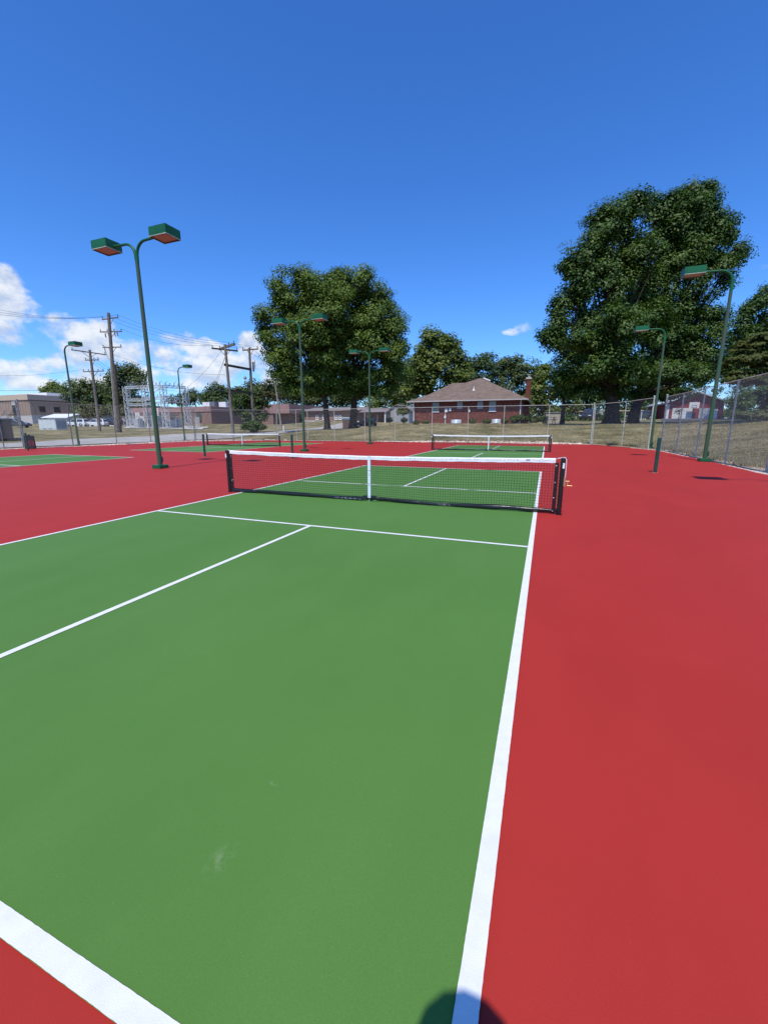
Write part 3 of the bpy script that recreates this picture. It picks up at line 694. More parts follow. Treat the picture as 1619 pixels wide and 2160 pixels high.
# ------------------------------------------------------------------ windows
def window(parent, wall, a0, a1, z0, z1, at, fm=None, pm=None, fw=.06, sill=True, out=-1, mull=0):
    """wall 'x': wall plane runs along x at y=at (outward -y); 'y': runs along y at x=at (outward +x)"""
    fm = fm or M_WHITEP; pm = pm or M_GLASS; f = MB(); p = MB()
    def bx(mb, lo, hi, d0, d1):
        if wall == 'x': mb.box((lo[0], at-d1, lo[1]), (hi[0], at-d0, hi[1]))
        else: mb.box((at+d0, lo[0], lo[1]), (at+d1, hi[0], hi[1]))
    bx(f, (a0,z0), (a0+fw,z1), -.03, .05); bx(f, (a1-fw,z0), (a1,z1), -.03, .05); bx(f, (a0+fw,z0), (a1-fw,z0+fw), -.03, .048); bx(f, (a0+fw,z1-fw), (a1-fw,z1), -.03, .048)
    if mull:
        zc = (z0+z1)/2; bx(f, (a0+fw,zc-fw/2), (a1-fw,zc+fw/2), -.03, .042)
    fo = f.build('window', fm, parent)
    bx(p, (a0+fw,z0+fw), (a1-fw,z1-fw), .004, .02); p.build('pane', pm, fo)
    if sill:
        s = MB(); bx(s, (a0-.06,z0-.07), (a1+.06,z0-.003), -.03, .09); s.build('sill', M_WHITEP, fo)
    return fo

# ------------------------------------------------------------------ brick house behind the back fence
HY = 42.; hx0 = PY(870.7, 890, HY)[0]; hx1 = PY(1098, 890, HY)[0]; hz = H((hx0+hx1)/2, HY)-.05
root = empty('brick_house', ((hx0+hx1)/2, HY, hz), 0, 'red brick bungalow with brown hip roof and tall chimney behind the far net', 'house')
hw = (hx1-hx0)/2; cxh = (hx0+hx1)/2
ez = PY(985, 843.5, HY-.5)[2]-hz
w = MB(); w.box((-hw, 0, -1.2), (hw, 15, ez-.02)); w.box((-hw-1.6, 5.2, -1.2), (-hw-.003, 14.9, ez-.025)); w.build('wall', M_BRICK, root)
ov = .55; ap = PY(1013, 797, HY+6.8); rz = ap[2]-hz; xa = ap[0]-cxh
E0 = (-hw-ov,-ov,ez); E1 = (hw+ov,-ov,ez); E2 = (hw+ov,15.5,ez); E3 = (-hw-ov,15.5,ez); A0 = (xa,6.8,rz); A1 = (xa,12,rz)
r_ = MB(); r_.add([E0,E1,A0], [(0,1,2)]); r_.add([E1,E2,A1,A0], [(0,1,2,3)]); r_.add([E2,E3,A1], [(0,1,2)]); r_.add([E3,E0,A0,A1], [(0,1,2,3)]); r_.add([E0,E1,E2,E3], [(0,1,2,3)])
wa = PY(953, 808.5, HY+8.2); wx, wz = wa[0]-cxh, wa[2]-hz
r_.add([(-hw-1.9,4.7,ez+.01),(-hw-1.9,15.3,ez+.01),(wx,8.2,wz),(xa,8.2,wz),(xa,4.7,ez+.01),(xa,15.3,ez+.01)], [(0,2,1),(0,4,3,2),(1,2,3,5)])
ro = r_.build('roof', M_ROOF, root)
f = MB(); f.box((-hw-ov-.02,-ov-.10,ez-.13), (hw+ov+.02,-ov-.01,ez-.005)); f.box((hw+ov+.01,-ov-.10,ez-.17), (hw+ov+.10,15.5,ez-.005)); f.box((-hw-ov-.10,-ov-.10,ez-.17), (-hw-ov-.021,4.6,ez-.005)); f.build('gutter', mat('weathered_gutter', (.46,.42,.39), .5, var=.15), ro)
s = MB(); s.box((-hw-ov+.02,-ov+.02,ez-.09), (hw+ov-.02,-.004,ez-.05)); s.box((hw+.004,-.004,ez-.09), (hw+ov-.02,15.3,ez-.05)); s.build('soffit', mat('brown_soffit', (.16,.11,.095), .8), ro)  # soffit boards in one even dark brown
for px in (872.5, 1096.5):
    x = PY(px, 870, HY)[0]-cxh; d = MB(); d.box((x-.04,-.10,-.1), (x+.04,-.012,ez-.1)); d.build('downspout', M_WHITEP, root)
v = MB(); q = PY(998, 826, HY+2.2); zv = ez+(rz-ez)*(2.3+ov)/(6.8+ov); v.cyl((q[0]-cxh,2.3,zv-.1), (q[0]-cxh,2.3,zv+.5), .05, n=8); v.cyl((q[0]-cxh,2.3,zv), (q[0]-cxh,2.3,zv+.22), .16, .06, n=10); v.build('vent_pipe', M_WHITEP, ro)
v = MB(); v.bar((xa+.35,6.9,rz-.02), (xa+1.25,6.9,rz-.40), .3, .16); v.build('ridge_vent', M_WHITEP, ro)
c = MB(); cx0 = PY(1108.3, 820, HY+5.3)[0]-cxh; cx1 = PY(1118, 820, HY+5.3)[0]-cxh; ct = PY(1113, 796, HY+5.3)[2]-hz
c.box((hw+.01,5.3,-1), (max(cx1, hw+.55),6.2,ez+.3)); c.box((hw+.012,5.3,ez+.301), (max(cx1,hw+.55),6.1,ct-.2)); ch = c.build('chimney', M_BRICK, root)
c = MB(); c.box((hw-.06,5.22,ct-.2), (max(cx1,hw+.55)+.07,6.18,ct)); c.build('crown', M_CONC, ch); c = MB(); c.cyl((hw+.3,5.7,ct), (hw+.3,5.7,ct+.3), .17, n=10); c.cyl((hw+.3,5.7,ct+.31), (hw+.3,5.7,ct+.36), .26, n=10); c.build('flue_cap', M_GALV, ch)
def hwin(u0, u1, v0, v1, pm, sill): 
    a = PY(u0, v0, HY); b = PY(u1, v1, HY); window(root, 'x', a[0]-cxh, b[0]-cxh, b[2]-hz, min(a[2]-hz, ez-.2), 0., M_DIMW, pm, .05, sill, mull=1)
hwin(911.8,924.8,848,868.5,M_GLASS,True); hwin(964.3,974.8,847,862.5,M_BLIND,False); hwin(1006.8,1017.5,846,862,M_BLIND,False); hwin(1031.8,1044.5,845,867,M_BLIND,True)
def boxon(name, u0, u1, v0, v1, m, d=.14, parent=root):
    a = PY(u0, v0, HY); b = PY(u1, v1, HY); mb = MB(); mb.box((a[0]-cxh,-d,b[2]-hz), (b[0]-cxh,-.004,a[2]-hz)); return mb.build(name, m, parent, bevel=.01)
boxon('meter_box', 938,943.6,862,869.5,M_WHITEP); boxon('meter_box', 946.8,951.2,861,867.3,M_WHITEP); boxon('meter_box', 988,991,864.5,869.2,M_WHITEP); boxon('meter_box', 936.6,940.4,877,882.3,M_WHITEP)
boxon('conduit', 938.3,939.3,869.5,877,M_WHITEP,.05); boxon('conduit', 938.3,939.2,882.5,893,M_WHITEP,.05)
for (u0,u1,v0,v1) in ((951.2,972,885.2,894),(1036.8,1055.2,884.2,891.5)):
    a = PY(u0,v0,HY); b = PY(u1,v1,HY); x0, x1, z1 = a[0]-cxh, b[0]-cxh, a[2]-hz; m = MB(); z0 = min(b[2]-hz, z1-.45); n = 8
    pts = [(x0+(x1-x0)*k/n, -.05-.5*math.sin(math.pi*k/n)) for k in range(n+1)]
    for k in range(n): m.quad((*pts[k],z0), (*pts[k+1],z0), (pts[k+1][0],pts[k+1][1]*.55,z1), (pts[k][0],pts[k][1]*.55,z1))
    m.add([(p[0],p[1]*.55,z1) for p in pts], [tuple(range(n+1))]); m.build('window_well_cover', mat('pale_blue_plastic', (.45,.53,.58), .35), root)
fd = MB(); fd.box((-hw-.02,-.35,-.3), (hw+.02,-.02,.10)); fd.build('footing_bed', M_DIRT, root)

# ------------------------------------------------------------------ left two-storey building
c0 = P(69.5, 890, 110); bx0, by0 = c0[0], c0[1]; bz = H(bx0, by0)-.3
root = empty('office_building', (bx0, by0, bz), 0, 'two storey tan metal clad building with pale block base at far left', 'building')
zt = P(69.5,844.5,110)[2]-bz; zm = P(69.5,875.5,110)[2]-bz
b = MB(); b.box((-60,0,-2), (0,45,zm)); b.build('base_wall', M_STONE, root)
b = MB(); b.box((-60.05,-.05,zm+.003), (.05,45.05,zt)); wl = b.build('upper_wall', M_TAN, root)
rb = MB()
for x in np.arange(-59.5,0,1.2): rb.box((x,-.11,zm+.01), (x+.10,-.052,zt))
for y in np.arange(.6,45,1.2): rb.box((.052,y,zm+.01), (.11,y+.10,zt))
rb.build('cladding_ribs', M_TAN, wl)
b = MB(); b.box((-60.2,-.2,zt+.002), (.2,45.2,zt+.18)); b.build('roof_edge', M_FASCD, root)
u3 = P(13,829,118); zz = u3[2]-bz; b = MB(); b.box((-60,8,zt+.2), (u3[0]-bx0,40,zz-1.7)); b.build('clerestory', M_GLASS, root); b = MB(); b.box((-60.5,7.5,zz-1.7), (u3[0]-bx0+.6,40.5,zz)); b.build('fascia', M_CREAM, root)
r0 = P(33,823.5,126); b = MB(); b.box((r0[0]-bx0-16,17,zz+.02), (r0[0]-bx0,25,r0[2]-bz)); b.build('roof_unit', M_WHITEP, root)
for (u0,u1,v0,v1) in ((81.5,97,857,869.5),(112.7,128,858.5,870),(150.5,164.5,861,870),(84.5,100,879,887)):
    a = PX(u0,v0,bx0); c = PX(u1,v1,bx0); window(root, 'y', a[1]-by0, c[1]-by0, c[2]-bz, a[2]-bz, .115 if v0 < 875 else .0, M_BLK_PLASTIC, M_GLASS, .15, False)
a = PY(27,855,by0); c = PY(38.5,874,by0); d = MB(); d.box((a[0]-bx0,-.16,c[2]-bz), (c[0]-bx0,-.115,a[2]-bz)); d.build('door', M_BLK_PLASTIC, root)
d = MB(); d.box((a[0]-bx0,-.17,a[2]-bz+.02), (c[0]-bx0,-.115,a[2]-bz+1.1)); d.build('door_panel', M_STONE, root)
d = MB(); zl = c[2]-bz-.05; xL = a[0]-bx0; d.box((xL-.3,-1.8,zl-.15), (xL+1.8,-.12,zl))
for k in range(9): d.box((xL-.3-.33*(k+1),-1.6,zl-.15-.22*(k+1)), (xL-.3-.33*k,-.3,zl-.10-.22*(k+1)))
d.build('outside_steps', M_FASCD, root)
d = MB(); 
for y in (-1.75,-.2): d.tube([(xL+1.7,y,zl+1), (xL-.3,y,zl+1), (xL-3.3,y,zl-1.1)], .04, 6)
for k in range(4): d.cyl((xL-.3-k,-1.75,zl-.2-.7*k), (xL-.3-k,-1.75,zl+1-.7*k), .03, n=6)
d.build('handrail', M_BLACK, root)
# low canopy in front
g = P(130, 890, 96); gz = H(g[0],g[1]); root = empty('canopy', (g[0],g[1],gz), R(20), 'low white pitched canopy roof behind the parked white cars', 'canopy')
zc = P(130,879,96)[2]-gz; b = MB(); b.add([(-3,-2,zc-.2),(3,-2,zc-.2),(3,2,zc+.7),(-3,2,zc+.7),(-3,-2,zc-.35),(3,-2,zc-.35),(3,2,zc+.55),(-3,2,zc+.55)], [(0,1,2,3),(4,7,6,5),(0,4,5,1),(1,5,6,2),(2,6,7,3),(3,7,4,0)]); b.build('roof', M_WHITEP, root)
for x in (-2.8,2.8):
    for y in (-1.8,1.8): b = MB(); b.cyl((x,y,-.2), (x,y,zc-.1+(.45 if y>0 else -.2)), .06, n=8); b.build('post', M_STEEL, root)

# ------------------------------------------------------------------ low brick buildings
def low_building(uc, D, name, label, u_left, depth_y, vt, vf, recess=False, fm=M_FASC):
    c = P(uc, 893, D); x0 = c[0]; y0 = c[1]; bz = H(x0,y0)-.2; root = empty(name, (x0,y0,bz), 0, label, 'building')
    xl = PY(u_left, 893, y0)[0]-x0; zt = P(uc,vt,D)[2]-bz; zf = P(uc,vf,D)[2]-bz
    if recess:
        b = MB(); b.box((xl,0,-1), (0,depth_y,zf)); b.box((.003,3,-1), (4,depth_y,zf)); b.build('wall', M_BRICKO, root)
        b = MB(); b.box((xl-.2,-.25,zf+.003), (5.2,depth_y+.3,zt)); b.build('fascia', fm, root)
        for y in np.arange(4, depth_y, 6): p = MB(); p.box((4.4,y,-1), (4.9,y+.5,zf)); p.build('pillar', M_BRICKO, root)
        for y in (6.5,14,22): d = MB(); d.box((4.01,y,0), (4.06,y+2.2,zf-.4)); d.build('door', M_GLASS, root)
        s = MB(); [s.box((4.2,y,zf-.02), (4.8,y+.5,zf+.001)) for y in np.arange(3,depth_y,3.2)]; s.build('soffit_light', M_WHITEP, root)
    else:
        b = MB(); b.box((xl,0,-1), (0,depth_y,zf)); b.build('wall', M_BRICKO, root)
        b = MB(); b.box((xl-.15,-.15,zf+.003), (.15,depth_y+.15,zt)); b.build('fascia', fm, root)
    return root, xl, zf, zt, x0, y0, bz
root, xl, zf, zt, x0, y0, bz = low_building(447, 100, 'brick_building', 'low brick building with pinkish fascia behind the substation', 281, 34, 857, 868)
for x in np.arange(-3.0, xl+2, -4.2): window(root, 'x', x-1.5, x, .6, zf-.25, 0., M_FASCD, M_GLASS, .1, False)
for (u,v0,v1,mm) in ((441,850,857,M_WHITEP),(452,849,857,M_EQUIPD),(475,849.5,858,M_WHITEP)):
    q = P(u,v1,108); t = P(u,v0,108); b = MB(); b.cbox((q[0]-x0,q[1]-y0,(q[2]+t[2])/2-bz), (2.2,2.0,t[2]-q[2]+.3)); b.build('roof_unit', mm, root)
low_building(577, 110, 'brick_building', 'dark brown brick building with soffit lights left of the big tree trunks', 553, 40, 853, 872, True)
# long building with white windows
c = P(752, 890, 108); y0 = c[1]; x1 = c[0]; x0 = PY(640,890,y0)[0]; bz = H(x0,y0)-.3; root = empty('school_building', (x1,y0,bz), 0, 'long low orange brick building with white windows behind the two trunks', 'building')
zt = P(700,866,108)[2]-bz; zr = P(700,856,108)[2]-bz; b = MB(); b.box((x0-x1,0,-1), (0,12,zt)); b.build('wall', M_BRICKO, root)
r_ = MB(); r_.prism([(-.8,zt+.003),(12.8,zt+.003),(6,zr)], 0, x0-x1-.6, .6); ro = r_.build('roof', M_ROOFG, root)
for (u0,u1,vt_) in ((719,741,853),(752,772,851)):
    a = PY(u0,866,y0-2)[0]-x1; b_ = PY(u1,866,y0-2)[0]-x1; z = PY(u0,vt_,y0)[2]-bz; r2 = MB(); r2.add([(a,-2,zt+.01),(b_,-2,zt+.01),((a+b_)/2,4,z),(a,10,zt+.01),(b_,10,zt+.01)], [(0,1,2),(1,4,2),(4,3,2),(3,0,2),(0,3,4,1)]); r2.build('hip_roof', M_ROOFG, root)
for u0 in (665.7,680,706,714.2,742): a = PY(u0,876,y0); c = PY(u0+6,885,y0); window(root, 'x', a[0]-x1, c[0]-x1, c[2]-bz, a[2]-bz, 0., M_WHITEP, M_GLASS, .16, True, mull=1)
tr = MB(); tr.box((x0-x1,-.06,PY(700,888.5,y0)[2]-bz), (0,-.004,PY(700,887,y0)[2]-bz)); tr.build('trim_band', M_WHITEP, root)
# porch house
c = P(815, 890, 90); root = empty('porch_house', (c[0],c[1],H(c[0],c[1])-.1), 0, 'grey sided house with an open porch roof left of the brick house', 'house'); bz = root.location.z
zt = P(815,869,90)[2]-bz; zr = P(800,860.5,90)[2]-bz; xl = PY(757,869,c[1])[0]-c[0]
b = MB(); b.box((-1.2,2.5,-1), (4.2,12,zt)); b.prism([(-1.2,zt+.002),(4.2,zt+.002),(1.5,zr+.6)], 1, 2.5, 12); b.build('wall', M_GREYP, root)
r_ = MB(); r_.prism([(-.4,zt+.01),(7,zt+.01),(3.3,zr)], 0, xl, -.003); r_.prism([(-1.6,zt),(1.5,zr+.65),(4.6,zt),(4.6,zt+.2),(1.5,zr+.85),(-1.6,zt+.2)], 1, 2.2, 12.3); r_.build('roof', M_ROOFG, root)
for u in (796,812,775): x = PY(u,880,c[1])[0]-c[0]; p = MB(); p.box((x-.12,-.1,-1), (x+.12,.14,zt)); p.build('porch_post', M_WHITEP if u == 812 else M_FASCD, root)
b = MB(); b.box((xl,5,-1), (-1.25,5.3,zt)); b.build('back_wall', M_BRICKO, root)

# ------------------------------------------------------------------ red barn
c = P(1403, 884, 72); root = empty('barn', (c[0],c[1],H(c[0],c[1])-.1), 0, 'dark red barn with white corner trim and white garage doors behind right fence', 'barn'); bz = root.location.z; x0, y0 = c[0], c[1]
zt = P(1403,849,72)[2]-bz; xr = PY(1522,880,y0)[0]-x0; pk = PY(1455,829,y0)[2]-bz
b = MB(); b.box((0,0,-1.5), (xr,14,zt)); b.prism([(0,zt+.001),(xr,zt+.001),(xr/2,pk)], 1, .001, 14); wl = b.build('wall', M_BARN, root)
r_ = MB(); r_.prism([(-.6,zt-.28),(xr/2,pk+.02),(xr+.6,zt-.28),(xr+.6,zt-.08),(xr/2,pk+.24),(-.6,zt-.08)], 1, -.7, 14.6); ro = r_.build('roof', mat('pale_metal_roof', (.55,.56,.56), .5, var=.15), root)
t = MB(); t.box((-.03,-.06,-.5), (.30,-.003,zt-.3)); t.box((-.06,-.03,-.5), (-.003,.25,zt-.3)); t.build('corner_trim', M_WHITEP, root)
def barn_door(u0,u1,v0,v1,m,nm):
    a = PY(u0,v0,y0); q = PY(u1,v1,y0); d = MB(); x_0, x_1, z_0, z_1 = a[0]-x0, q[0]-x0, q[2]-bz-.1, a[2]-bz
    n = 4
    for k in range(n): d.box((x_0,-.09+.0*k,z_0+(z_1-z_0)*k/n+.015), (x_1,-.02,z_0+(z_1-z_0)*(k+1)/n-.015))
    return d.build(nm, m, root)
barn_door(1417.5,1456,861,884.5,M_WHITEP,'garage_door'); barn_door(1474,1494,861,884.5,mat('silver_door', (.42,.45,.48), .4, var=.2),'garage_door'); barn_door(1498,1509,863,884.5,M_WHITEP,'garage_door')
q = PY(1462,855,y0-.6); root2 = empty('basketball_hoop', (q[0],q[1]-.3,H(q[0],q[1])), 0, 'white basketball backboard mounted before the red barn', 'basketball hoop'); zz = q[2]-root2.location.z
b = MB(); b.box((-.7,-.03,zz-.5), (.7,.03,zz+.5)); bb = b.build('backboard', M_WHITEP, root2); b = MB(); b.box((-.35,-.045,zz-.42), (.35,-.031,zz-.36)); b.box((-.35,-.045,zz-.36), (-.30,-.031,zz)); b.box((.30,-.045,zz-.36), (.35,-.031,zz)); b.box((-.30,-.045,zz-.05), (.30,-.031,zz)); b.build('target_square', M_BLACK, bb)
b = MB(); b.tube([(.225*math.cos(t),-.30+.225*math.sin(t),zz-.4) for t in np.linspace(0,2*math.pi,17)], .012, 6); b.build('rim', M_LAMPR, root2); b = MB(); b.cyl((0,.15,-.3), (0,.15,zz), .06, n=10); b.bar((0,.15,zz-.1), (0,.03,zz-.1), .06); b.build('pole', M_BLACK, root2)

# ------------------------------------------------------------------ small things behind the back fence
g = G(1164, 58); root = empty('storage_shed', g, R(8), 'low pale grey storage shed right of the brick house chimney', 'shed')
zz = P(1164,871,58)[2]-g[2]; b = MB(); b.box((-1.05,-.8,-.2), (1.05,.8,zz)); b.build('wall', mat('weathered_pale_board', (.42,.38,.32), .8, var=.2), root, bevel=.02); b = MB(); b.box((-1.15,-.9,zz+.002), (1.15,.9,zz+.07)); b.build('lid', M_GREYP, root)
g = G(1157, 50); root = empty('picnic_bench', g, R(15), 'small dark picnic bench in the tree shade right of the house', 'bench')
b = MB(); [b.box((-.75,y-.09,.70), (.75,y+.08,.74)) for y in (-.25,0,.25)]; b.build('top', M_EQUIPD, root)
for y in (-.65,.65): b = MB(); b.box((-.75,y-.12,.42), (.75,y+.12,.46)); b.build('seat', M_EQUIPD, root)
for x in (-.5,.5):
    b = MB(); b.bar((x,-.6,0), (x,-.15,.70), .06); b.bar((x,.6,0), (x,.15,.70), .06); b.bar((x,-.7,.40), (x,.7,.40), .05); b.build('leg_frame', M_EQUIPD, root)
g = G(1270, 70); root = empty('carport', g, 0, 'flat pale carport roof in the shade behind the huge tree trunks', 'carport'); zz = P(1270,868.8,70)[2]-g[2]
b = MB(); b.box((-4.5,-2.5,zz), (5.2,2.5,zz+.14)); b.build('roof', M_CREAM, root)
for x in (-4.3,5.): b = MB(); b.box((x-.06,-2.4,-.3), (x+.06,-2.28,zz)); b.build('post', M_STEEL, root)
# welcome sign on two legs
g = G(731, 76); root = empty('lawn_sign', g, R(24), 'white and blue lawn sign between the two tree trunks', 'sign')
z0, z1 = P(731,886.5,76)[2]-g[2], P(731,880,76)[2]-g[2]; b = MB(); b.box((-.78,-.06,z0+.12), (.78,.06,z1)); po = b.build('panel', M_WHITEP, root)
b = MB(); b.box((-.76,-.068,z0+.14), (.76,-.061,z0+.36)); b.build('blue_band', M_SIGNB, po); b = MB(); [b.box((-.6+.2*k,-.066,z0+.46), (-.48+.2*k,-.061,z0+.51)) for k in range(6)]; b.build('lettering', M_SIGNB, po)
b = MB(); b.box((-.72,-.22,-.1), (.72,.22,z0+.118)); b.build('base', M_FASCD, root)
# pale switchgear cabinet
g = G(113, 75); root = empty('switchgear_cabinet', g, R(12), 'large pale grey electrical cabinet on the grass across the road', 'electrical cabinet')
zz = P(113,885.3,75)[2]-g[2]; b = MB(); b.box((-1.75,-1.1,-.1), (1.75,1.1,zz)); bo = b.build('body', M_CAB, root, bevel=.04)
b = MB(); b.box((-1.8,-1.15,zz+.003), (1.8,1.15,zz+.07)); b.build('lid', M_CAB, root)
for k in range(4): d = MB(); d.box((-1.66+.84*k,-1.13,.18), (-.86+.84*k,-1.102,zz-.12)); d.build('door_panel', M_CAB, bo, bevel=.01)
d = MB(); [d.box((x-.09,-1.145,.10), (x+.09,-1.131,.2)) for x in (-.75,-.45,.35,.65)]; d.build('warning_labels', M_BLACK, bo)
d = MB(); [d.box((1.752,-.95+.24*k,.3), (1.79,-.80+.24*k,zz-.2)) for k in range(8)]; d.build('vents', M_EQUIP, bo)

# ------------------------------------------------------------------ cars
def make_car(label, L_, W, Ht, paint, suv=True, group='parked cars'):
    root = empty('parked_car', (0,0,0), 0, label, 'car', group); h = L_/2; gh = .18*1; zb = Ht*.56
    low = [(-h,.34),(-h+.02,zb*.85),(-h+.12,zb),(h*.52,zb+.01),(h*.92,zb*.86),(h,zb*.62),(h,.30),(h-.35,.24),(-h+.3,.24)]
    b = MB(); b.prism(low, 1, -W/2, W/2); bo = b.build('body', paint, root, bevel=.07)
    rr = -h+.14 if suv else -h*.62
    cab = [(rr,zb-.02),(rr+.16 if suv else rr+.5,Ht*.95),(rr+.5,Ht),(h*.02,Ht*.985),(h*.12,Ht*.95),(h*.5,zb-.02)]
    t = MB(); n = len(cab); vs = [(x,-W/2*(.97 if z<zb else .80),z) for x,z in cab]+[(x,W/2*(.97 if z<zb else .80),z) for x,z in cab]
    t.add(vs, [tuple(range(n))[::-1], tuple(range(n,2*n))]+[(i,(i+1)%n,n+(i+1)%n,n+i) for i in range(n)]); t.build('cabin', paint, root, bevel=.05)
    g = MB(); z0, z1 = zb+.05, Ht*.93
    def yat(z): return W/2*(.97+(.80-.97)*(z-zb)/(Ht*.95-zb))+.012
    for s in (-1,1):
        for (a0,a1,b0,b1) in ((rr+.28,-h*.28,rr+.36,-h*.28),(-h*.23,h*.40,-h*.23,h*.10)):
            g.quad((a0,s*yat(z0),z0),(a1,s*yat(z0),z0),(b1,s*yat(z1),z1),(b0,s*yat(z1),z1))
    w2 = W*.40; g.quad((h*.475+.012,-w2,zb+.06),(h*.475+.012,w2,zb+.06),(h*.15+.02,w2*.9,Ht*.93),(h*.15+.02,-w2*.9,Ht*.93))
    x0 = rr-.012; g.quad((x0+.04,-w2,zb+.1),(x0+.04,w2,zb+.1),(x0+(.15 if suv else .46),w2*.9,Ht*.92),(x0+(.15 if suv else .46),-w2*.9,Ht*.92))
    g.build('windows', M_GLASS, root)
    for sx in (-1,1):
        for s in (-1,1):
            x = sx*h*.60; wh = MB(); wh.cyl((x,s*(W/2-.20),.33), (x,s*(W/2+.015),.33), .335, n=20); wo = wh.build('wheel', M_RUB, root); ri = MB(); ri.cyl((x,s*(W/2+.016),.33), (x,s*(W/2+.03),.33), .21, .19, n=16); ri.build('rim', M_RIM, wo)
    for s in (-1,1):
        l = MB(); l.cbox((h-.06,s*W*.36,zb*.72), (.14,.34,.14)); l.build('headlight', M_LAMPW, root); l = MB(); l.cbox((-h+.05,s*W*.41,zb*.86), (.12,.2,.24)); l.build('tail_light', M_LAMPR, root)
    return root
def put_car(o, u, D, rz, label=None, lift=0.):
    g = G(u, D); o.location = (g[0], g[1], g[2]+.08+lift); o.rotation_euler = (0,0,rz)
    if label: o['label'] = label
cw = make_car('white car parked left of the short utility pole, half behind the pale cabinet', 4.5, 1.8, 1.62, M_CAR_W); put_car(cw, 163, 92, R(205))
o = copy_tree(cw); put_car(o, 204, 93, R(205), 'white car parked behind the foot of the short utility pole')
cd = make_car('dark pickup sized car parked between the tall pole and the lattice tower', 4.9, 1.9, 1.75, M_CAR_D); put_car(cd, 236, 97, R(200))
o = copy_tree(cd); put_car(o, 262, 99, R(20), 'dark car parked nearest the first lattice column')
o = copy_tree(cd); put_car(o, 33, 82, R(30), 'dark green car parked below the tan building, behind the fence gate posts')
cb = make_car('black jeep parked on the path right of the second tree trunk', 4.1, 1.85, 1.75, M_CAR_B); put_car(cb, 769, 76, R(215))
o = copy_tree(cd); put_car(o, 1240, 66, R(250), 'dark car in deep tree shade left of the huge trunks')
o = copy_tree(cd); put_car(o, 1347, 80, R(180), 'dark car in tree shade between the huge trunks and the barn')

# ------------------------------------------------------------------ utility poles
def pole(base, topuv, D, r0, r1, label, name='utility_pole', m=M_POLE, group='utility poles'):
    g = G(base, D); t = P(topuv[0], topuv[1], D); root = empty(name, g, 0, label, 'utility pole', group); tz = t[2]-g[2]; off = (t[0]-g[0], t[1]-g[1])
    b = MB(); b.tube([(0,0,-.5),(off[0]*.5,off[1]*.5,tz*.5),(off[0],off[1],tz)], [r0,(r0+r1)/2,r1], 12); b.build('shaft', m, root)
    return root, np.array(g), lambda z: np.array([off[0]*z/tz, off[1]*z/tz, z]), tz
ATT = {}
def crossarm(root, g, at, z, ang, half, key, n=4, w=.12, m=M_POLE, dy=.2, ins=True):
    d = np.array([math.cos(ang), math.sin(ang), 0]); c = at(z)+np.array([-d[1]*dy, d[0]*dy, 0]); b = MB(); b.bar(c-d*half, c+d*half, w, w*1.2)
    if n: b.bar(c-d*half*.45, at(z-.8)+np.array([-d[1],d[0],0])*dy*.9, .05); b.bar(c+d*half*.45, at(z-.8)+np.array([-d[1],d[0],0])*dy*.9, .05)
    ao = b.build('crossarm', m, root); ATT[key] = []
    if ins:
        for k in range(n):
            s = -half*.94+2*half*.94*k/max(1,n-1); p = c+d*s; i_ = MB(); i_.cyl(p+[0,0,w*.6], p+[0,0,w*.6+.12], .03, n=8); i_.cyl(p+[0,0,w*.6+.12], p+[0,0,w*.6+.30], .085, .05, n=8); i_.build('insulator', M_PORC, ao); ATT[key].append(g+p+[0,0,w*.6+.3])
def zat(g, u, v, D): return P(u, v, D)[2]-g[2]
# tall pole
D1 = 64; r1, g1, a1, t1 = pole(247, (229,660), D1, .30, .20, 'tall double wood utility pole with three crossarms, left of the substation')
ax1 = R(15)
crossarm(r1, g1, a1, zat(g1,231,671,D1), R(0), 1.7, 'p1a', 3); crossarm(r1, g1, a1, zat(g1,234,699,D1), ax1, 1.75, 'p1b', 4); crossarm(r1, g1, a1, zat(g1,236,732,D1), ax1, 1.5, 'p1c', 3)
b = MB()
for k,s in enumerate((-1.3,-.6,.7,1.2)): q = a1(zat(g1,234,699,D1))+np.array([s,.2,-.1]); b.tube([q,q+[0,0,-.45],q+[.12,0,-.6]], .07, 8)
b.build('cutout_switches', M_PORC, r1)
b = MB(); z_ = zat(g1,236,736,D1); b.tube([a1(z_)+[-1.4,.1,.5],a1(z_)+[-1.5,.1,0],a1(z_)+[-1.2,.1,-.9],a1(z_)+[-.55,.05,-1.7],a1(z_-2.2)+[-.42,0,0],(-.45,0,-.2)], .06, 8); b.build('conduit', M_GALV, r1)
b = MB(); tz = zat(g1,231,668,D1); b.tube([(.42,.1,-.4), a1(tz*.6)+[.34,.08,0]], [.24,.2], 10); b.build('stub_pole', M_POLED, r1)
# short pole behind it
D2 = 70; r2, g2, a2, t2 = pole(209.5, (189.5,738), D2, .24, .17, 'shorter wood utility pole with slanting top arm left of the tall pole')
crossarm(r2, g2, a2, zat(g2,190,743,D2), R(84), 2.6, 'p2a', 2); crossarm(r2, g2, a2, zat(g2,193.5,759,D2), R(15), 1.2, 'p2b', 4); crossarm(r2, g2, a2, zat(g2,195,783,D2), R(10), 2.0, 'p2c', 5)
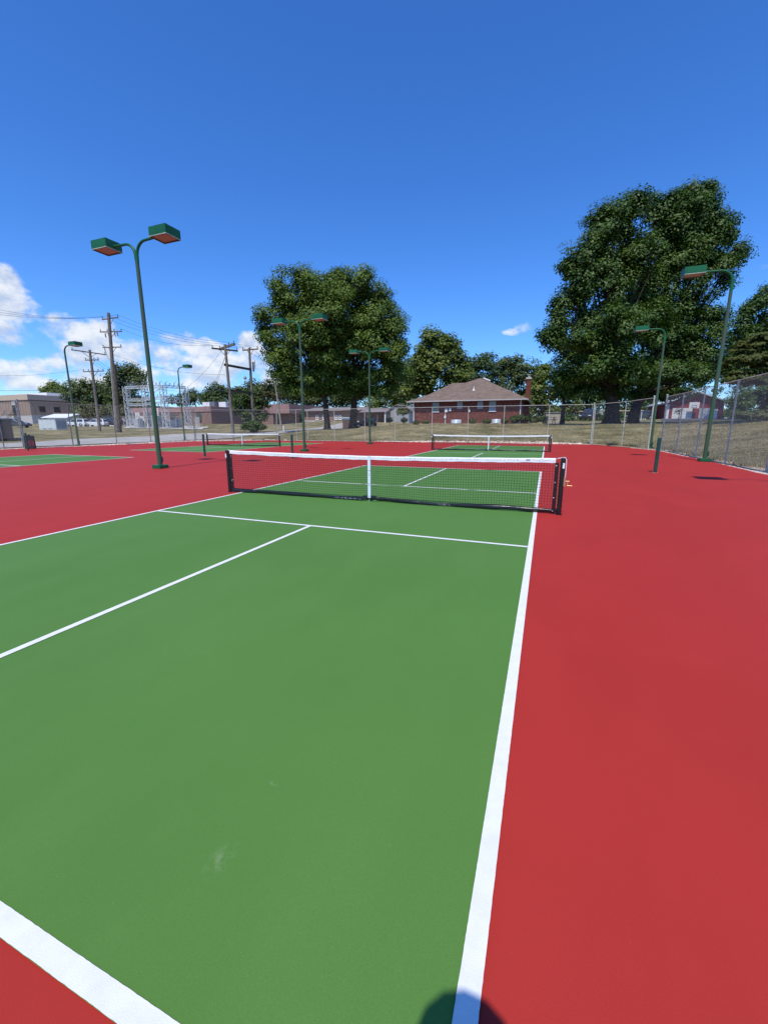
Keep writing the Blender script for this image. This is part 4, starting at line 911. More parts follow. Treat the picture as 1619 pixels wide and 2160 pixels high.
# H frame: two poles joined by beams, one thing
DH = 58; root, gH, aH, tH = pole(491, (474.6,727), DH, .23, .16, 'two wood utility poles joined by two dark beams, right of the substation', 'joined_utility_poles')
gR = G(535, 62); tR = P(525.6,734,62); offR = gR-gH; topR = tR-gH
b = MB(); b.tube([offR-[0,0,.5],(offR+topR)/2,topR],[.22,.19,.15],12); b.build('shaft', M_POLE, root)
def aR(z): return offR+(topR-offR)*((z-offR[2])/(topR[2]-offR[2]))
for (vL,vR) in ((770,779.5),(823.5,829)):
    b = MB(); pL = P(477.5+(vL-770)*.12,vL,DH)-gH; pR = P(529.5,vR,62)-gH; d = (pR-pL); b.bar(pL-d*.04+[0,-.2,0], pR+d*.02+[0,-.2,0], .16, .30); b.build('beam', M_POLED, root)
crossarm(root, gH, aH, zat(gH,474,731,DH), R(-26), 2.5, 'hLa', 4, .22); crossarm(root, gH, aH, zat(gH,474,737,DH), R(58), 1.7, 'hLb', 3, .16, M_POLED)
crossarm(root, gH, aR, (P(526,737,62)-gH)[2], R(0), 1.35, 'hRa', 3, .14)
b = MB(); q = P(531,770,62)-gH; b.cyl(q+[.25,0,-.9], q+[.25,0,.4], .13, n=10); b.cyl(q+[.55,0,-.4], q+[.55,0,.55], .05, n=8); b.bar(q+[.2,0,-.6], q+[.6,0,-.5], .05); b.build('cutout_switch', M_PORC, root)
b = MB(); q = P(517,797,62)-gH; b.ball(q, (.22,.22,.28), 10, 6); b.build('yard_light', M_EQUIP, root)
# leaning stub
D5 = 74; g5 = G(594, D5); t5 = P(581,812.5,D5); root = empty('leaning_pole', g5, 0, 'bare leaning grey pole in front of the dark brown brick building', 'utility pole'); b = MB(); b.tube([(0,0,-.4), tuple(t5-g5)], [.2,.15], 10); b.build('shaft', mat('pale_pole_wood', (.30,.27,.24), .9, var=.3), root)
b = MB(); b.box((.35,-.2,-.1), (.6,.05,.75)); b.build('meter_pedestal', M_WHITEP, root)

# overhead cables
def cable(a, b, sag, rad=.016):
    a = np.array(a, float); b = np.array(b, float); m = MB(); o = a
    pts = [a+(b-a)*t-np.array([0,0,sag*4*t*(1-t)])-o for t in np.linspace(0,1,18)]
    m.tube(pts, rad, 5, False); ob = m.build('power_cable', M_CABLE, None, tuple(o), fix=False)
    return ob
def cables(pairs, label, group):
    for a, b, s in pairs: tag(cable(a, b, s), label, 'cable', group)
A_ = ATT
def far_l(v, D=60): return P(-60, v, D)
cables([(A_['p1a'][k], far_l(v, 52), .7) for k, v in enumerate((640,648,655))], 'thin power cable from the top of the tall pole off the left edge', 'cables left of the tall pole')
cables([(A_['p1a'][k], A_['hLa'][k], .7) for k in range(3)] + [(A_['p1b'][3], A_['hLb'][0], .8)], 'thin power cable hanging between tall pole and the joined pole pair', 'cables between poles')
cables([(A_['hLa'][k], A_['hRa'][k], .1) for k in range(3)], 'short power cable between the tops of the two joined poles', 'cables between joined poles')
e = [P(640, v, 75) for v in (795, 803, 811)]
cables([(A_['hRa'][k], e[k], .6) for k in range(3)], 'thin power cable from the joined poles into the big tree', 'cables behind the big tree')
cables([(A_['p2c'][0], far_l(790, 66), .5), ], 'single thin cable from the shorter pole off the left edge, above the roofs', 'cables left of the shorter pole')
cables([(g1+a1(zat(g1,240,813,D1)), P(-60,823,50), .3)], 'thicker low cable crossing the left edge just above the tan building', 'low cables')
cables([(A_['p2b'][k], P(u, v, 84), .8) for k,(u,v) in enumerate(((300,813),(308,813),(318,812)))], 'thin cable from the shorter pole down to the substation', 'substation feeder cables')
cables([(g1+a1(zat(g1,240,800,D1)), P(475,823,DH), .8), (gH+aH(zat(gH,480,823,DH)), P(341,807,82), .6), (A_['hLb'][1], P(396,815,84), .5), (P(232,745,D1), P(474,790,DH), .8)], 'thin cable crossing above the substation between poles', 'cables over the substation')
gy = [(P(475,752,DH), G(412,66)), (P(475,752,DH), G(425,64)), (P(527,825,62), G(556,60))]
cables([(a, b, .02) for a, b in gy], 'taut guy cable slanting down from the joined pole pair', 'guy cables')

# ------------------------------------------------------------------ substation
SG = G(330, 83); root = empty('substation', SG, 0, 'pale steel lattice substation structure with beams and insulators', 'substation')
def lattice(b, a, c, w, n, t=.085):
    """four-legged lattice member from a to c"""
    a = np.array(a, float); c = np.array(c, float); d = (c-a); L_ = np.linalg.norm(d); d /= L_; up = np.array([0,1.,0]) if abs(d[2]) > .7 else np.array([0,0,1.]); x = np.cross(d, up); x /= np.linalg.norm(x); y = np.cross(x, d)
    cs = [(-1,-1),(1,-1),(1,1),(-1,1)]
    def pt(i, s): return a+d*L_*s+x*cs[i][0]*w/2+y*cs[i][1]*w/2
    for i in range(4): b.bar(pt(i,0), pt(i,1), t)
    for k in range(n):
        for i in range(4):
            j = (i+1) % 4; s0, s1 = k/n, (k+1)/n
            b.bar(pt(i,s0) if k % 2 else pt(j,s0), pt(j,s1) if k % 2 else pt(i,s1), t*.6)
    for k in range(0, n+1, 2):
        for i in range(4): b.bar(pt(i,k/n), pt((i+1) % 4,k/n), t*.6)
cols = []
for (ub, vt, D) in ((276,815,84),(314,813.5,84),(352,812,79),(398,815,88)):
    g = G(ub, D)-SG; t = P(ub-6, vt, D)-SG; top_ = np.array([g[0], g[1], t[2]]); cols.append((g, top_)); b = MB(); lattice(b, g-[0,0,.2], top_, .85, 11); b.build('lattice_column', M_STEEL, root)
    f = MB(); f.box((g[0]-.8,g[1]-.8,g[2]-.2), (g[0]+.8,g[1]+.8,g[2]+.18)); f.build('footing', M_CONC, root)
def beam(i, j, z0, w, n): 
    b = MB(); a, c = cols[i][1].copy(), cols[j][1].copy(); a[2] += z0; c[2] = a[2] if z0 < -.5 else c[2]+z0; lattice(b, a, c, w, n, .085); b.build('lattice_beam', M_STEEL, root); return a, c
bm = [beam(0,1,-.25,.45,7), beam(1,2,-.25,.45,7), beam(2,3,-.25,.45,9), beam(0,1,-2.6,.4,7), beam(1,2,-2.6,.4,7), beam(0,1,-3.5,.35,7), beam(1,2,-3.5,.35,7), beam(2,3,-2.4,.9,7)]
b = MB(); e0 = cols[2][1]+[0,0,-.3]; b.bar(e0, cols[1][1]+[0,0,-2.5], .08); b.build('brace', M_STEEL, root)
for bi, (a, c) in enumerate(bm):
    up = bi < 3
    for k in range(5 if bi < 5 else 4):
        p = a+(c-a)*(k+.7)/5.4; i_ = MB(); sg = 1 if (up or bi in (3,4)) else -1; hh = .5 if up else .45
        q = p+[0,0,sg*.25]; n = 5
        for m_ in range(n): i_.cyl(q+[0,0,sg*hh*m_/n], q+[0,0,sg*hh*(m_+.55)/n], .14, .08, n=8)
        i_.build('insulator', M_PORC, root)
        if up and k % 2 == 0: s_ = MB(); s_.bar(q+[0,0,hh], q+[.45,.1,hh+.16], .06); s_.build('switch_blade', M_EQUIPD, root)
# transformers and breakers
def equip(u, D, w, d, vt, label, kind='transformer', m=M_EQUIP):
    g = G(u, D); w *= .72; root = empty(kind, g, R(8), label, kind.replace('_', ' '), 'grey substation equipment'); h = P(u,vt,D)[2]-g[2]; tank = h*.62
    b = MB(); b.box((-w/2,-d/2,.15), (w/2,d/2,tank)); b.box((-w/2-.1,-d/2-.1,0), (w/2+.1,d/2+.1,.15)); b.build('tank', m, root, bevel=.03)
    if kind == 'transformer':
        for s in (-1,1):
            for k in range(6): f = MB(); f.box((-w*.42+w*.14*k,s*(d/2+.03)-.0,.3), (-w*.42+w*.14*k+.06,s*(d/2+.38),tank*.9)); f.build('radiator_fin', m, root)
    else:
        f = MB(); f.box((-w*.42,-d/2-.03,.3), (w*.42,-d/2-.003,tank*.92)); f.build('cabinet_door', m, root)
    for k in range(3):
        x = -w*.32+w*.32*k; i_ = MB()
        for q in range(5): i_.cyl((x,0,tank+(h-tank)*q/5), (x,0,tank+(h-tank)*(q+.6)/5), .15, .09, n=8)
        i_.cyl((x,0,h-.1), (x,0,h), .05, n=6); i_.build('bushing', M_PORC if kind == 'transformer' else M_WHITEP, root)
equip(293, 82, 1.6, 1.2, 870, 'small grey circuit breaker under the left lattice bay, on a frame', 'circuit_breaker')
equip(333, 80, 1.7, 1.3, 860, 'tall grey circuit breaker behind the near lamp pole', 'circuit_breaker')
equip(344, 84, 1.4, 1.2, 874, 'grey transformer right beside the near lamp pole', 'transformer', M_EQUIPD)
equip(363, 81, 1.5, 1.2, 876, 'pale grey transformer right of the third lattice column', 'transformer')
equip(377, 83, 1.7, 1.3, 872, 'pale grey transformer left of the slim single lamp post', 'transformer')
equip(324, 87, 1.4, 1.2, 878, 'dark grey transformer low between the middle lattice columns', 'transformer', M_EQUIPD)
equip(302, 88, 1.4, 1.1, 878, 'dark grey breaker cabinet behind the left lattice bay', 'circuit_breaker', M_EQUIPD)
pts = [G(u, D)[:2] for u, D in ((262,80),(296,77),(334,75),(372,75),(410,76),(422,84))]
fence('low chain link fence with leaning tops enclosing the substation', [tuple(p) for p in pts], Hh=2.2, mesh_pitch=.14, wr=.003, name='substation_fence', zf=H)
b_ = [G(u,D) for u,D in ((258,79),(425,75),(440,92),(268,94))]
patch('substation_gravel', b_, M_CONC, .07, 'pale gravel yard under the substation', 14)

# ------------------------------------------------------------------ trees
def leaf_mesh(name, pos, nrm, size, m, parent, aspect=.62):
    n = len(pos); r = rng.normal(size=(n,3)); t = np.cross(nrm, r); t /= np.linalg.norm(t, axis=1)[:,None]+1e-9; s = np.cross(nrm, t)
    L_ = (size*rng.uniform(.65, 1.35, n))[:,None]; W_ = L_*aspect
    fold = nrm*L_*.12
    v = np.stack([pos-t*L_*.5, pos+s*W_*.5-t*L_*.05+fold, pos+t*L_*.5, pos-s*W_*.5-t*L_*.05+fold], 1).reshape(-1,3)
    me = bpy.data.meshes.new(name); me.vertices.add(4*n); me.vertices.foreach_set('co', v.ravel()); me.loops.add(4*n); me.loops.foreach_set('vertex_index', np.arange(4*n, dtype=np.int32))
    me.polygons.add(n); me.polygons.foreach_set('loop_start', np.arange(0, 4*n, 4, dtype=np.int32)); me.update(calc_edges=True); me.materials.append(m)
    o = bpy.data.objects.new(name, me); COL.objects.link(o); o.parent = parent; return o
def crown_points(lobes, nleaf, clump_r, per, flat=1., inner=.33, shrink=.6):
    """leaves in clumps, clumps gathered on boughs, boughs on the shell of each overlapping ellipsoid: an uneven, lumpy crown"""
    area = np.array([(r[0]*r[1]+r[0]*r[2]+r[1]*r[2]) for _, r in lobes]); area /= area.sum(); pos = []; nor = []
    nc = max(4, int(nleaf/per)); Z3 = np.array([0, 0, 1.])
    def dirs(k):
        d = rng.normal(size=(k,3)); d /= np.linalg.norm(d, axis=1)[:,None]; return d
    for (c, r), a in zip(lobes, area):
        c = np.array(c); r = np.maximum(np.array(r)-clump_r*shrink, .6*np.array(r)); k = max(2, int(round(nc*a)))
        nb = max(3, min(14, k//5)); bd = dirs(nb); bd[:,2] = np.where(bd[:,2] < -.5, -bd[:,2], bd[:,2]); br = rng.uniform(.48, .80, nb); bs = rng.uniform(.30, .50, nb)
        w = rng.integers(0, nb, k); d = dirs(k); d[:,2] = np.where(d[:,2] < -.6, -d[:,2], d[:,2])
        ins = rng.uniform(size=k) < inner
        loc = bd[w]*br[w][:,None] + d*(bs[w]*rng.uniform(.7, 1.1, k))[:,None]
        loc = np.where(ins[:,None], d*rng.uniform(.2, .7, (k,1)), loc)
        cc = c + RH*(loc[:,:1]*r[0]) + FH*(loc[:,1:2]*r[1]) + Z3*(loc[:,2:]*r[2])
        nn = .6*bd[w]+.6*d; nn = RH*nn[:,:1]+FH*nn[:,1:2]+Z3*nn[:,2:]; nn /= np.linalg.norm(nn, axis=1)[:,None]+1e-6
        cs = clump_r*rng.uniform(.5, 1.25, k)
        cnt = np.maximum(6, (per*(cs/clump_r)**2*rng.uniform(.7, 1.3, k)).astype(int))
        for i in range(k):
            q = dirs(cnt[i])*(rng.uniform(size=(cnt[i],1))**.45)*cs[i]; q[:,2] *= .7*flat
            n = .5*nn[i]+.7*q/cs[i]+np.array([0,0,.5])+rng.normal(size=q.shape)*.25
            pos.append(cc[i]+q); nor.append(n/np.linalg.norm(n, axis=1)[:,None])
    return np.concatenate(pos), np.concatenate(nor)
def tree(name, label, base, D, lobes, nleaf, leaf, m, clump=1.0, per=45, trunk=(.5,.3), bark=None, group=None, flat=1., limbs=True, depth=1., zmin=None, cat='tree', inner=.33):
    g = G(base, D) if not hasattr(base, '__len__') else np.array(base); root = empty(name, g, 0, label, cat, group); W = []
    for l in lobes:
        u, v, ru, rv = l[:4]; dd = l[4] if len(l) > 4 else 0.; Dl = D+dd; p = P(u, v, Dl); rx, rzz = ru*Dl/FPX, rv*Dl/FPX
        W.append((p-g, (rx, depth*(l[5] if len(l) > 5 else (rx+rzz)/2), rzz)))
    pos, nor = crown_points(W, nleaf, clump, per, flat, inner, .6 if D < 80 else .2)
    if zmin is not None: k = pos[:,2] > zmin+rng.normal(0,.4,len(pos)); pos, nor = pos[k], nor[k]
    leaf_mesh('crown', pos, nor, leaf, m, root)
    if trunk:
        b = MB(); top = np.mean([w[0] for w in W], 0); th = max(1.5, min(w[0][2]-w[1][2]*.6 for w in W)); tp_ = np.array([top[0]*.08, top[1]*.08, th]); fork = np.array([top[0]*.4, top[1]*.4, (th+top[2])/2])
        r0, r1 = trunk
        b.tube([(0,0,-.4),(0,0,.0),(0,0,.35),(0,0,1.0),tuple(tp_),tuple(fork),(top[0],top[1],top[2]*1.1)], [r0*1.7,r0*1.45,r0*1.15,r0,r1*1.1,r1*.8,r1*.3], 14)
        if limbs:
            for w in W:
                a = tp_+(fork-tp_)*random.uniform(0,.9); c = w[0]; mid = (a+c)/2+np.array([random.uniform(-.3,.3),random.uniform(-.3,.3),-.25]); b.tube([a,mid,c], [r1*.5,r1*.3,r1*.1], 7)
                for k in range(3):
                    e = c+np.array([random.uniform(-.8,.8)*w[1][0],random.uniform(-.8,.8)*w[1][1],random.uniform(.0,.8)*w[1][2]]); b.tube([mid,(mid+e)/2+np.array([0,0,.15]),e], [r1*.22,r1*.12,r1*.05], 5)
        b.build('trunk', bark or M_BARK, root)
    return root
# big pair left of the house
tree('tree', 'left tree of the large leafy pair, trunk left, left half of their joined crown', 690, 60,
     [(640,640,72,62),(597,682,58,58),(556,706,30,26),(660,720,78,66),(618,768,58,42),(692,770,60,48),(588,788,34,26),(648,600,44,34),(587,626,32,34),(610,812,30,16),(690,815,40,20),(700,640,40,60),(640,740,86,66),(690,690,84,84),(700,615,46,42),(600,800,46,26),(580,740,40,40),(660,800,70,34),(560,670,22,26),(610,822,40,18),(655,826,46,18),(700,826,40,18)], 105000, .30, L_MID, 1.15, 90, (.42,.30), M_BARK2, depth=1.35)
tree('tree', 'right tree of the large leafy pair, flared trunk beside the lawn sign', 745, 62,
     [(760,620,62,50),(782,680,72,58),(828,698,42,48),(748,742,74,58),(822,768,48,46),(772,800,58,30),(722,598,38,34),(848,742,24,38),(700,690,46,58),(800,640,40,45),(755,820,60,18),(760,735,86,66),(735,640,70,60),(805,800,60,30),(845,790,34,34),(790,740,80,60),(720,790,60,40),(740,830,46,16),(790,828,48,18),(830,818,34,20)], 105000, .30, L_MID, 1.15, 90, (.58,.34), M_BARK2, depth=1.35)
# huge pair on the right
tree('tree', 'left tree of the huge dark pair, thick trunk left, crown reaching toward the chimney', 1287, 44,
     [(1250,560,72,86),(1217,640,48,76),(1172,722,34,48),(1215,760,52,56),(1290,500,62,66),(1300,620,78,86),(1290,740,78,66),(1330,452,42,40),(1240,806,52,32),(1320,800,58,38),(1182,800,24,36),(1200,575,26,34),(1150,715,20,26),(1265,470,34,34),(1240,690,62,50),(1345,700,70,80),(1340,560,60,70),(1330,800,70,40),(1225,826,50,18),(1290,832,56,16),(1300,762,56,42,-3.5),(1245,785,52,40,-3),(1340,795,50,36,-3.5),(1205,800,40,36,-2),(1300,690,60,50,-4),(1230,730,50,40,-3),(1182,655,28,42),(1170,690,26,40)], 130000, .25, L_DARK, .95, 90, (.72,.5), M_BARK2, depth=1.0)
tree('tree', 'right tree of the huge dark pair, tallest crown in view', 1333, 47,
     [(1434,493,72,78),(1469,448,46,56),(1490,488,44,60),(1408,560,78,86),(1480,578,68,76),(1528,598,26,30),(1426,688,88,86),(1495,688,46,56),(1400,780,78,46),(1480,770,56,46),(1382,455,46,46),(1456,408,20,28),(1487,413,20,28),(1508,468,22,28),(1434,438,30,36),(1420,830,60,20),(1370,640,70,80),(1460,740,70,60),(1390,720,70,60),(1350,790,50,40),(1520,780,40,40),(1360,834,56,16),(1400,836,50,14),(1530,500,36,44),(1545,548,34,40),(1400,790,60,40,-3),(1470,800,50,34,-3)], 145000, .25, L_DARK, .95, 90, (.55,.42), M_BARK2, depth=.75)
tree('tree', 'leafy tree behind the left side of the brick house roof', 905, 74,
     [(905,725,34,36),(940,735,34,38),(965,765,26,38),(885,765,34,38),(920,785,52,44),(895,825,44,34),(955,810,40,36),(872,800,24,40),(850,830,30,26),(975,800,26,40),(930,760,46,50),(890,790,40,50)], 24000, .5, L_PALE, 1.3, 42, (.35,.25))
tree('tree', 'dim tree between the roof peak and the taller tree left of it', 1000, 105,
     [(1000,785,30,32),(1030,785,32,32),(982,795,26,34),(1025,760,16,16),(960,808,30,28),(1000,812,44,24)], 9000, .6, L_FARB, 1.5, 36, (.3,.2))
tree('tree', 'round dark distant tree behind the roof peak and chimney', 1085, 108,
     [(1065,785,38,32),(1105,785,32,30),(1085,810,52,30),(1050,800,26,30),(1125,800,18,28),(1120,835,36,34),(1085,835,50,24),(1040,825,40,24),(1138,800,26,40),(1085,775,40,22)], 12500, .6, L_FAR, 1.5, 36, (.3,.2))
tree('tree', 'yellow green tree right of the brick chimney', 1150, 68,
     [(1145,790,26,32),(1132,826,22,34),(1160,835,34,30),(1150,860,36,22),(1190,835,30,30),(1128,852,26,30),(1165,868,40,20),(1122,872,22,18),(1195,862,34,22)], 12000, .4, L_PALE, 1.0, 40, (.25,.18))
tree('tree', 'small dark trunked tree in the shade of the huge pair', 1184, 52,
     [(1190,830,40,20),(1180,815,30,20)], 1600, .36, L_DARK, .8, 36, (.24,.16))
tree('cypress_tree', 'feathery brownish green conifer at the right edge above the fence', 1655, 36,
     [(1612,728,50,34),(1578,762,52,28),(1655,700,46,46),(1562,788,34,16),(1630,770,56,40),(1600,742,56,28),(1670,720,60,60),(1590,805,60,22),(1548,800,26,14)], 26000, .26, L_CEDAR, .55, 46, (.35,.25), flat=.4, inner=.35)
tree('tree', 'loose pale tree behind the conifer at the right edge', 1600, 60,
     [(1600,645,36,36),(1632,628,40,36),(1578,655,22,28),(1620,690,60,50),(1560,700,34,50),(1600,720,50,40),(1560,745,42,60),(1542,790,32,44),(1590,790,50,44)], 24000, .34, L_DARK, 1.0, 44, (.3,.2))
tree('tree', 'dark tree filling the gap behind the barn and the conifer', 1540, 92,
     [(1540,790,60,50),(1600,800,60,60),(1480,815,50,30),(1640,830,60,60),(1560,850,60,34),(1620,865,50,24)], 11000, .5, L_DARK, 1.4, 40, (.3,.2))
for lab, u, D, lobes, n, m in (('dark tree closing the gap between the chimney tree and the huge trunks', 1225, 84, [(1215,838,40,30),(1250,850,36,26),(1225,866,50,20),(1210,882,34,10),(1245,882,34,10)], 7000, L_DARK),
    ('dark tree behind the huge trunks above the carport', 1310, 90, [(1300,845,46,30),(1345,850,40,28),(1320,868,60,18),(1290,882,40,10),(1345,880,36,12)], 8000, L_DARK),
    ('dark tree just left of the barn roof, behind it', 1385, 98, [(1385,835,50,34),(1420,820,46,34),(1370,864,40,22),(1345,872,30,14)], 7500, L_FAR)):
    tree('tree', lab, u, D, lobes, n, .5, m, 1.5, 36, (.3,.2), None, 'dark trees beyond the huge pair')
tree('hedge', 'low dark hedge behind the pale storage shed', 1165, 78, [(1125,886,34,20),(1160,887,36,19),(1195,888,34,18),(1225,889,34,16),(1260,889,34,16),(1310,889,40,16)], 8000, .36, L_DARK, .8, 36, (.06,.04), None, None, cat='hedge', limbs=False)
tree('hedge', 'low dark hedge between the barn and the right edge', 1560, 76, [(1522,880,34,24),(1555,882,36,24),(1600,884,40,24),(1640,884,36,24)], 9000, .36, L_DARK, .8, 36, (.06,.04), None, None, cat='hedge', limbs=False)
# left background
LB = 'trees along the far left skyline'
for (lab, u, D, lobes, n, lf, m) in (
    ('round dark tree behind the tall utility pole', 270, 116, [(270,795,32,28),(250,820,24,34),(292,815,26,34),(270,845,44,34),(245,855,26,30),(300,860,22,28),(270,785,24,18),(270,872,44,20)], 13000, .62, L_FAR),
    ('broad dark tree left of the shorter utility pole, beside the tan building', 205, 122, [(200,826,42,28),(165,830,38,28),(225,835,28,26),(185,860,50,30),(222,850,28,32),(160,868,40,22),(205,872,50,20),(235,868,30,20),(180,822,26,14)], 14000, .62, L_FAR),
    ('lower bright tree at the left end of the tree row by the tan building', 112, 150, [(100,826,24,20),(125,828,28,22),(150,826,30,24),(112,850,36,22),(88,846,14,18),(150,842,22,20),(120,865,40,20)], 7000, .75, L_PALE),
    ('low tree above the brick building roof, right of the lattice frame', 418, 150, [(412,840,28,16),(395,845,24,16),(435,842,20,16),(372,846,22,16)], 4200, .75, L_FAR),
    ('darker round tree left of the joined utility poles', 458, 140, [(462,826,22,16),(448,836,24,18),(478,834,20,20),(460,848,34,18)], 4600, .7, L_FARB),
    ('distant tree between the two joined poles', 508, 150, [(508,830,26,18),(535,838,24,18),(500,850,34,18),(540,856,30,18)], 4600, .75, L_FAR),
    ('brown tinged tree behind the leaning grey pole', 590, 135, [(575,822,34,22),(610,828,36,24),(560,838,30,22),(595,845,50,22),(640,840,36,24)], 7000, .65, L_OLIVE),
    ('dull green tree low behind the two big trunks', 668, 128, [(668,842,44,24),(705,850,36,22),(735,840,34,26)], 5600, .65, L_FAR),
    ('dull tree left of the leaning grey pole, above the bright small tree', 545, 138, [(540,822,30,22),(570,835,26,22),(530,850,30,18)], 4600, .7, L_FARB),
    ('dark tree seen between the two lamp posts, under the left big crown', 640, 132, [(630,828,36,26),(660,822,34,28),(645,850,44,22)], 6000, .65, L_FAR),
    ('dark tree seen between the two big trunks', 722, 134, [(715,822,40,30),(748,828,34,28),(725,852,44,20)], 6000, .65, L_FAR),
    ('tall dim tree between the big pair and the tree behind the house', 850, 118, [(850,790,36,40),(830,825,36,34),(870,830,34,30)], 7000, .6, L_FAR),
    ('pale green tree above the porch house roof', 805, 104, [(805,838,36,26),(832,848,30,24),(790,855,34,20),(850,855,26,24)], 6000, .5, L_PALE),
    ('dark tree behind the house left of the porch', 775, 126, [(770,830,40,26),(745,845,34,22)], 4600, .6, L_FAR)):
    tree('tree', lab, u, D, lobes, n, lf, m, 1.7, 36, (.3,.2), None, LB)
tree('tree', 'small bright tree growing at the foot of the joined utility poles', 530, 66,
     [(535,838,28,20),(510,855,26,20),(548,860,26,24),(525,880,32,22),(545,825,16,14),(495,868,18,16),(510,838,20,16),(550,880,22,20)], 11000, .30, L_BUSH, .7, 38, (.12,.08))
tree('shrub', 'round dark shrub at the foot of the right joined utility pole', 534, 58, [(534,899,22,14),(519,902,13,11),(549,902,13,11),(534,906,20,8)], 7000, .2, L_DARK, .4, 36, (.06,.04), cat='shrub')
SH = 'shrubs along the brick house wall'
for lab, u, D, lobes, n in (('dark shrub just right of the chimney wall', 1130, 58, [(1122,886,18,14),(1140,887,20,13)], 2600), ('wide leafy shrub at the right corner of the brick house', 1096, 47.5, [(1082,884,12,7.5),(1098,882,12,9),(1111,884,9,8)], 3600),
    ('low shrub under the third wall window', 997, 47.7, [(997,889,10,5)], 1200), ('low shrub between the small shrub and second window well cover', 1027, 47.7, [(1027,889.5,9,4.5)], 1000), ('low thin shrub right of the second window well cover', 1066, 47.7, [(1064,889,8,4.5)], 900),
    ('low shrub at the left corner of the brick house', 877, 47, [(877,891.5,6,4)], 600), ('low shrub left of the first window well cover', 899, 47.3, [(899,891.5,8,3.6)], 700)):
    tree('shrub', lab, u, D-.9, lobes, n, .15, L_BUSH, .3, 30, (.03,.02), None, SH, cat='shrub', limbs=False)
tree('shrub', 'round grassy shrub beside the path left of the brick house', 822, 66, [(822,887,10,6)], 900, .25, M_SAGE, .4, 30, (.03,.02), cat='shrub', limbs=False)
tree('shrub', 'round grassy shrub nearest the left corner of the brick house', 851, 62, [(851,887,8,5)], 800, .25, M_SAGE, .4, 30, (.03,.02), cat='shrub', limbs=False)
tree('shrub', 'light leafy bush behind the path left of the house corner', 850, 74, [(852,869,18,12)], 1500, .3, L_PALE, .6, 34, (.05,.03), cat='shrub')
tree('shrub', 'pale grassy hedge seen through the fence at the right edge', 1585, 52, [(1565,878,24,11),(1595,876,26,12),(1625,878,24,12)], 4200, .26, M_SAGE, .5, 34, (.05,.03), cat='shrub', limbs=False)
tree('tree', 'dark bushy tree behind the right hand fence at the edge', 1610, 56, [(1600,840,34,28),(1630,860,30,30),(1560,850,36,24)], 5600, .32, L_DARK, .8, 38, (.2,.14))
tree('sapling', 'bare looking little tree before the first white garage door', 1428, 62, [(1428,868,9,8)], 90, .2, L_OLIVE, .6, 6, (.05,.04), cat='tree')

# ------------------------------------------------------------------ photographer standing behind the camera (casts the shadow at the bottom edge)
def skin_obj(name, pts, edges, m, parent, sub=2):
    me = bpy.data.meshes.new(name); me.from_pydata([p[:3] for p in pts], edges, []); o = bpy.data.objects.new(name, me); COL.objects.link(o); o.parent = parent
    sk = o.modifiers.new('skin', 'SKIN'); sk.use_smooth_shade = True
    for i, p in enumerate(pts):
        r = p[3]; me.skin_vertices[0].data[i].radius = (r, r) if not hasattr(r, '__len__') else r
    me.skin_vertices[0].data[0].use_root = True
    ss = o.modifiers.new('sub', 'SUBSURF'); ss.levels = ss.render_levels = sub; me.materials.append(m); return o
M_LIPS = mat('lips', (.40, .17, .14), .5)
per = empty('person', (3.13, -7.42, 0), 0, 'person taking the photo, standing behind the camera, head shadow at bottom edge', 'person')
pts = [(0,0,.98,(.15,.11)),(0,0,1.18,(.14,.10)),(0,0,1.42,(.16,.11)),(0,.01,1.53,(.07,.068)),(0,.02,1.59,(.062,.065)),(0,.03,1.66,(.085,.10)),(0,.03,1.76,(.07,.085))]; ed = [(0,1),(1,2),(2,3),(3,4),(4,5),(5,6)]
def chain(start, ps):
    i = start
    for p in ps: pts.append(p); ed.append((i, len(pts)-1)); i = len(pts)-1
    return i
for s in (-1,1):
    chain(0, [(s*.10,0,.88,.095),(s*.11,.01,.50,.062),(s*.115,-.01,.26,.055),(s*.12,-.02,.09,.04),(s*.13,.10,.05,.04)])
    w = chain(2, [(s*.19,0,1.45,.06),(s*.25,.0,1.16,.045),(s*.15,.12,1.24,.036),(s*.10,.185,1.32,.026),(s*.085,.20,1.355,.032)])
    for k, L_ in enumerate((.062,.072,.068,.055)): chain(w, [(s*(.075-.004*k),.213,1.375+.014*k,.009),(s*(.055-.002*k),.222,1.382+.014*k,.0085),(s*(.075-L_*.8),.214,1.384+.014*k,.008)])
    chain(w, [(s*.075,.175,1.375,.011),(s*.055,.165,1.395,.010),(s*.04,.168,1.41,.009)])
skin_obj('body', pts, ed, M_SKIN, per)
skin_obj('shirt', [(0,0,.86,(.185,.14)),(0,0,1.12,(.175,.13)),(0,0,1.40,(.19,.135)),(0,0,1.51,(.10,.09)),(-.2,0,1.44,.078),(-.255,0,1.2,.064),(.2,0,1.44,.078),(.255,0,1.2,.064)], [(0,1),(1,2),(2,3),(2,4),(4,5),(2,6),(6,7)], M_SHIRT, per)
b = MB(); b.tube([(0,0,1.0),(0,0,.90),(0,0,.82)], [.165,.17,.15], 18)
for s in (-1,1): b.tube([(s*.085,0,.90),(s*.105,.005,.72),(s*.115,.01,.52)], [.10,.105,.098], 16)
b.build('shorts', M_SHORT, per)
h = MB(); h.ball((0,.02,1.765), (.128,.125,.085), 14, 10); h.ball((0,-.03,1.70), (.092,.085,.10), 14, 8); h.build('hat_and_hair', M_HAT_HAIR, per)  # upper ball is a hat, widened so the head casts a broader shadow
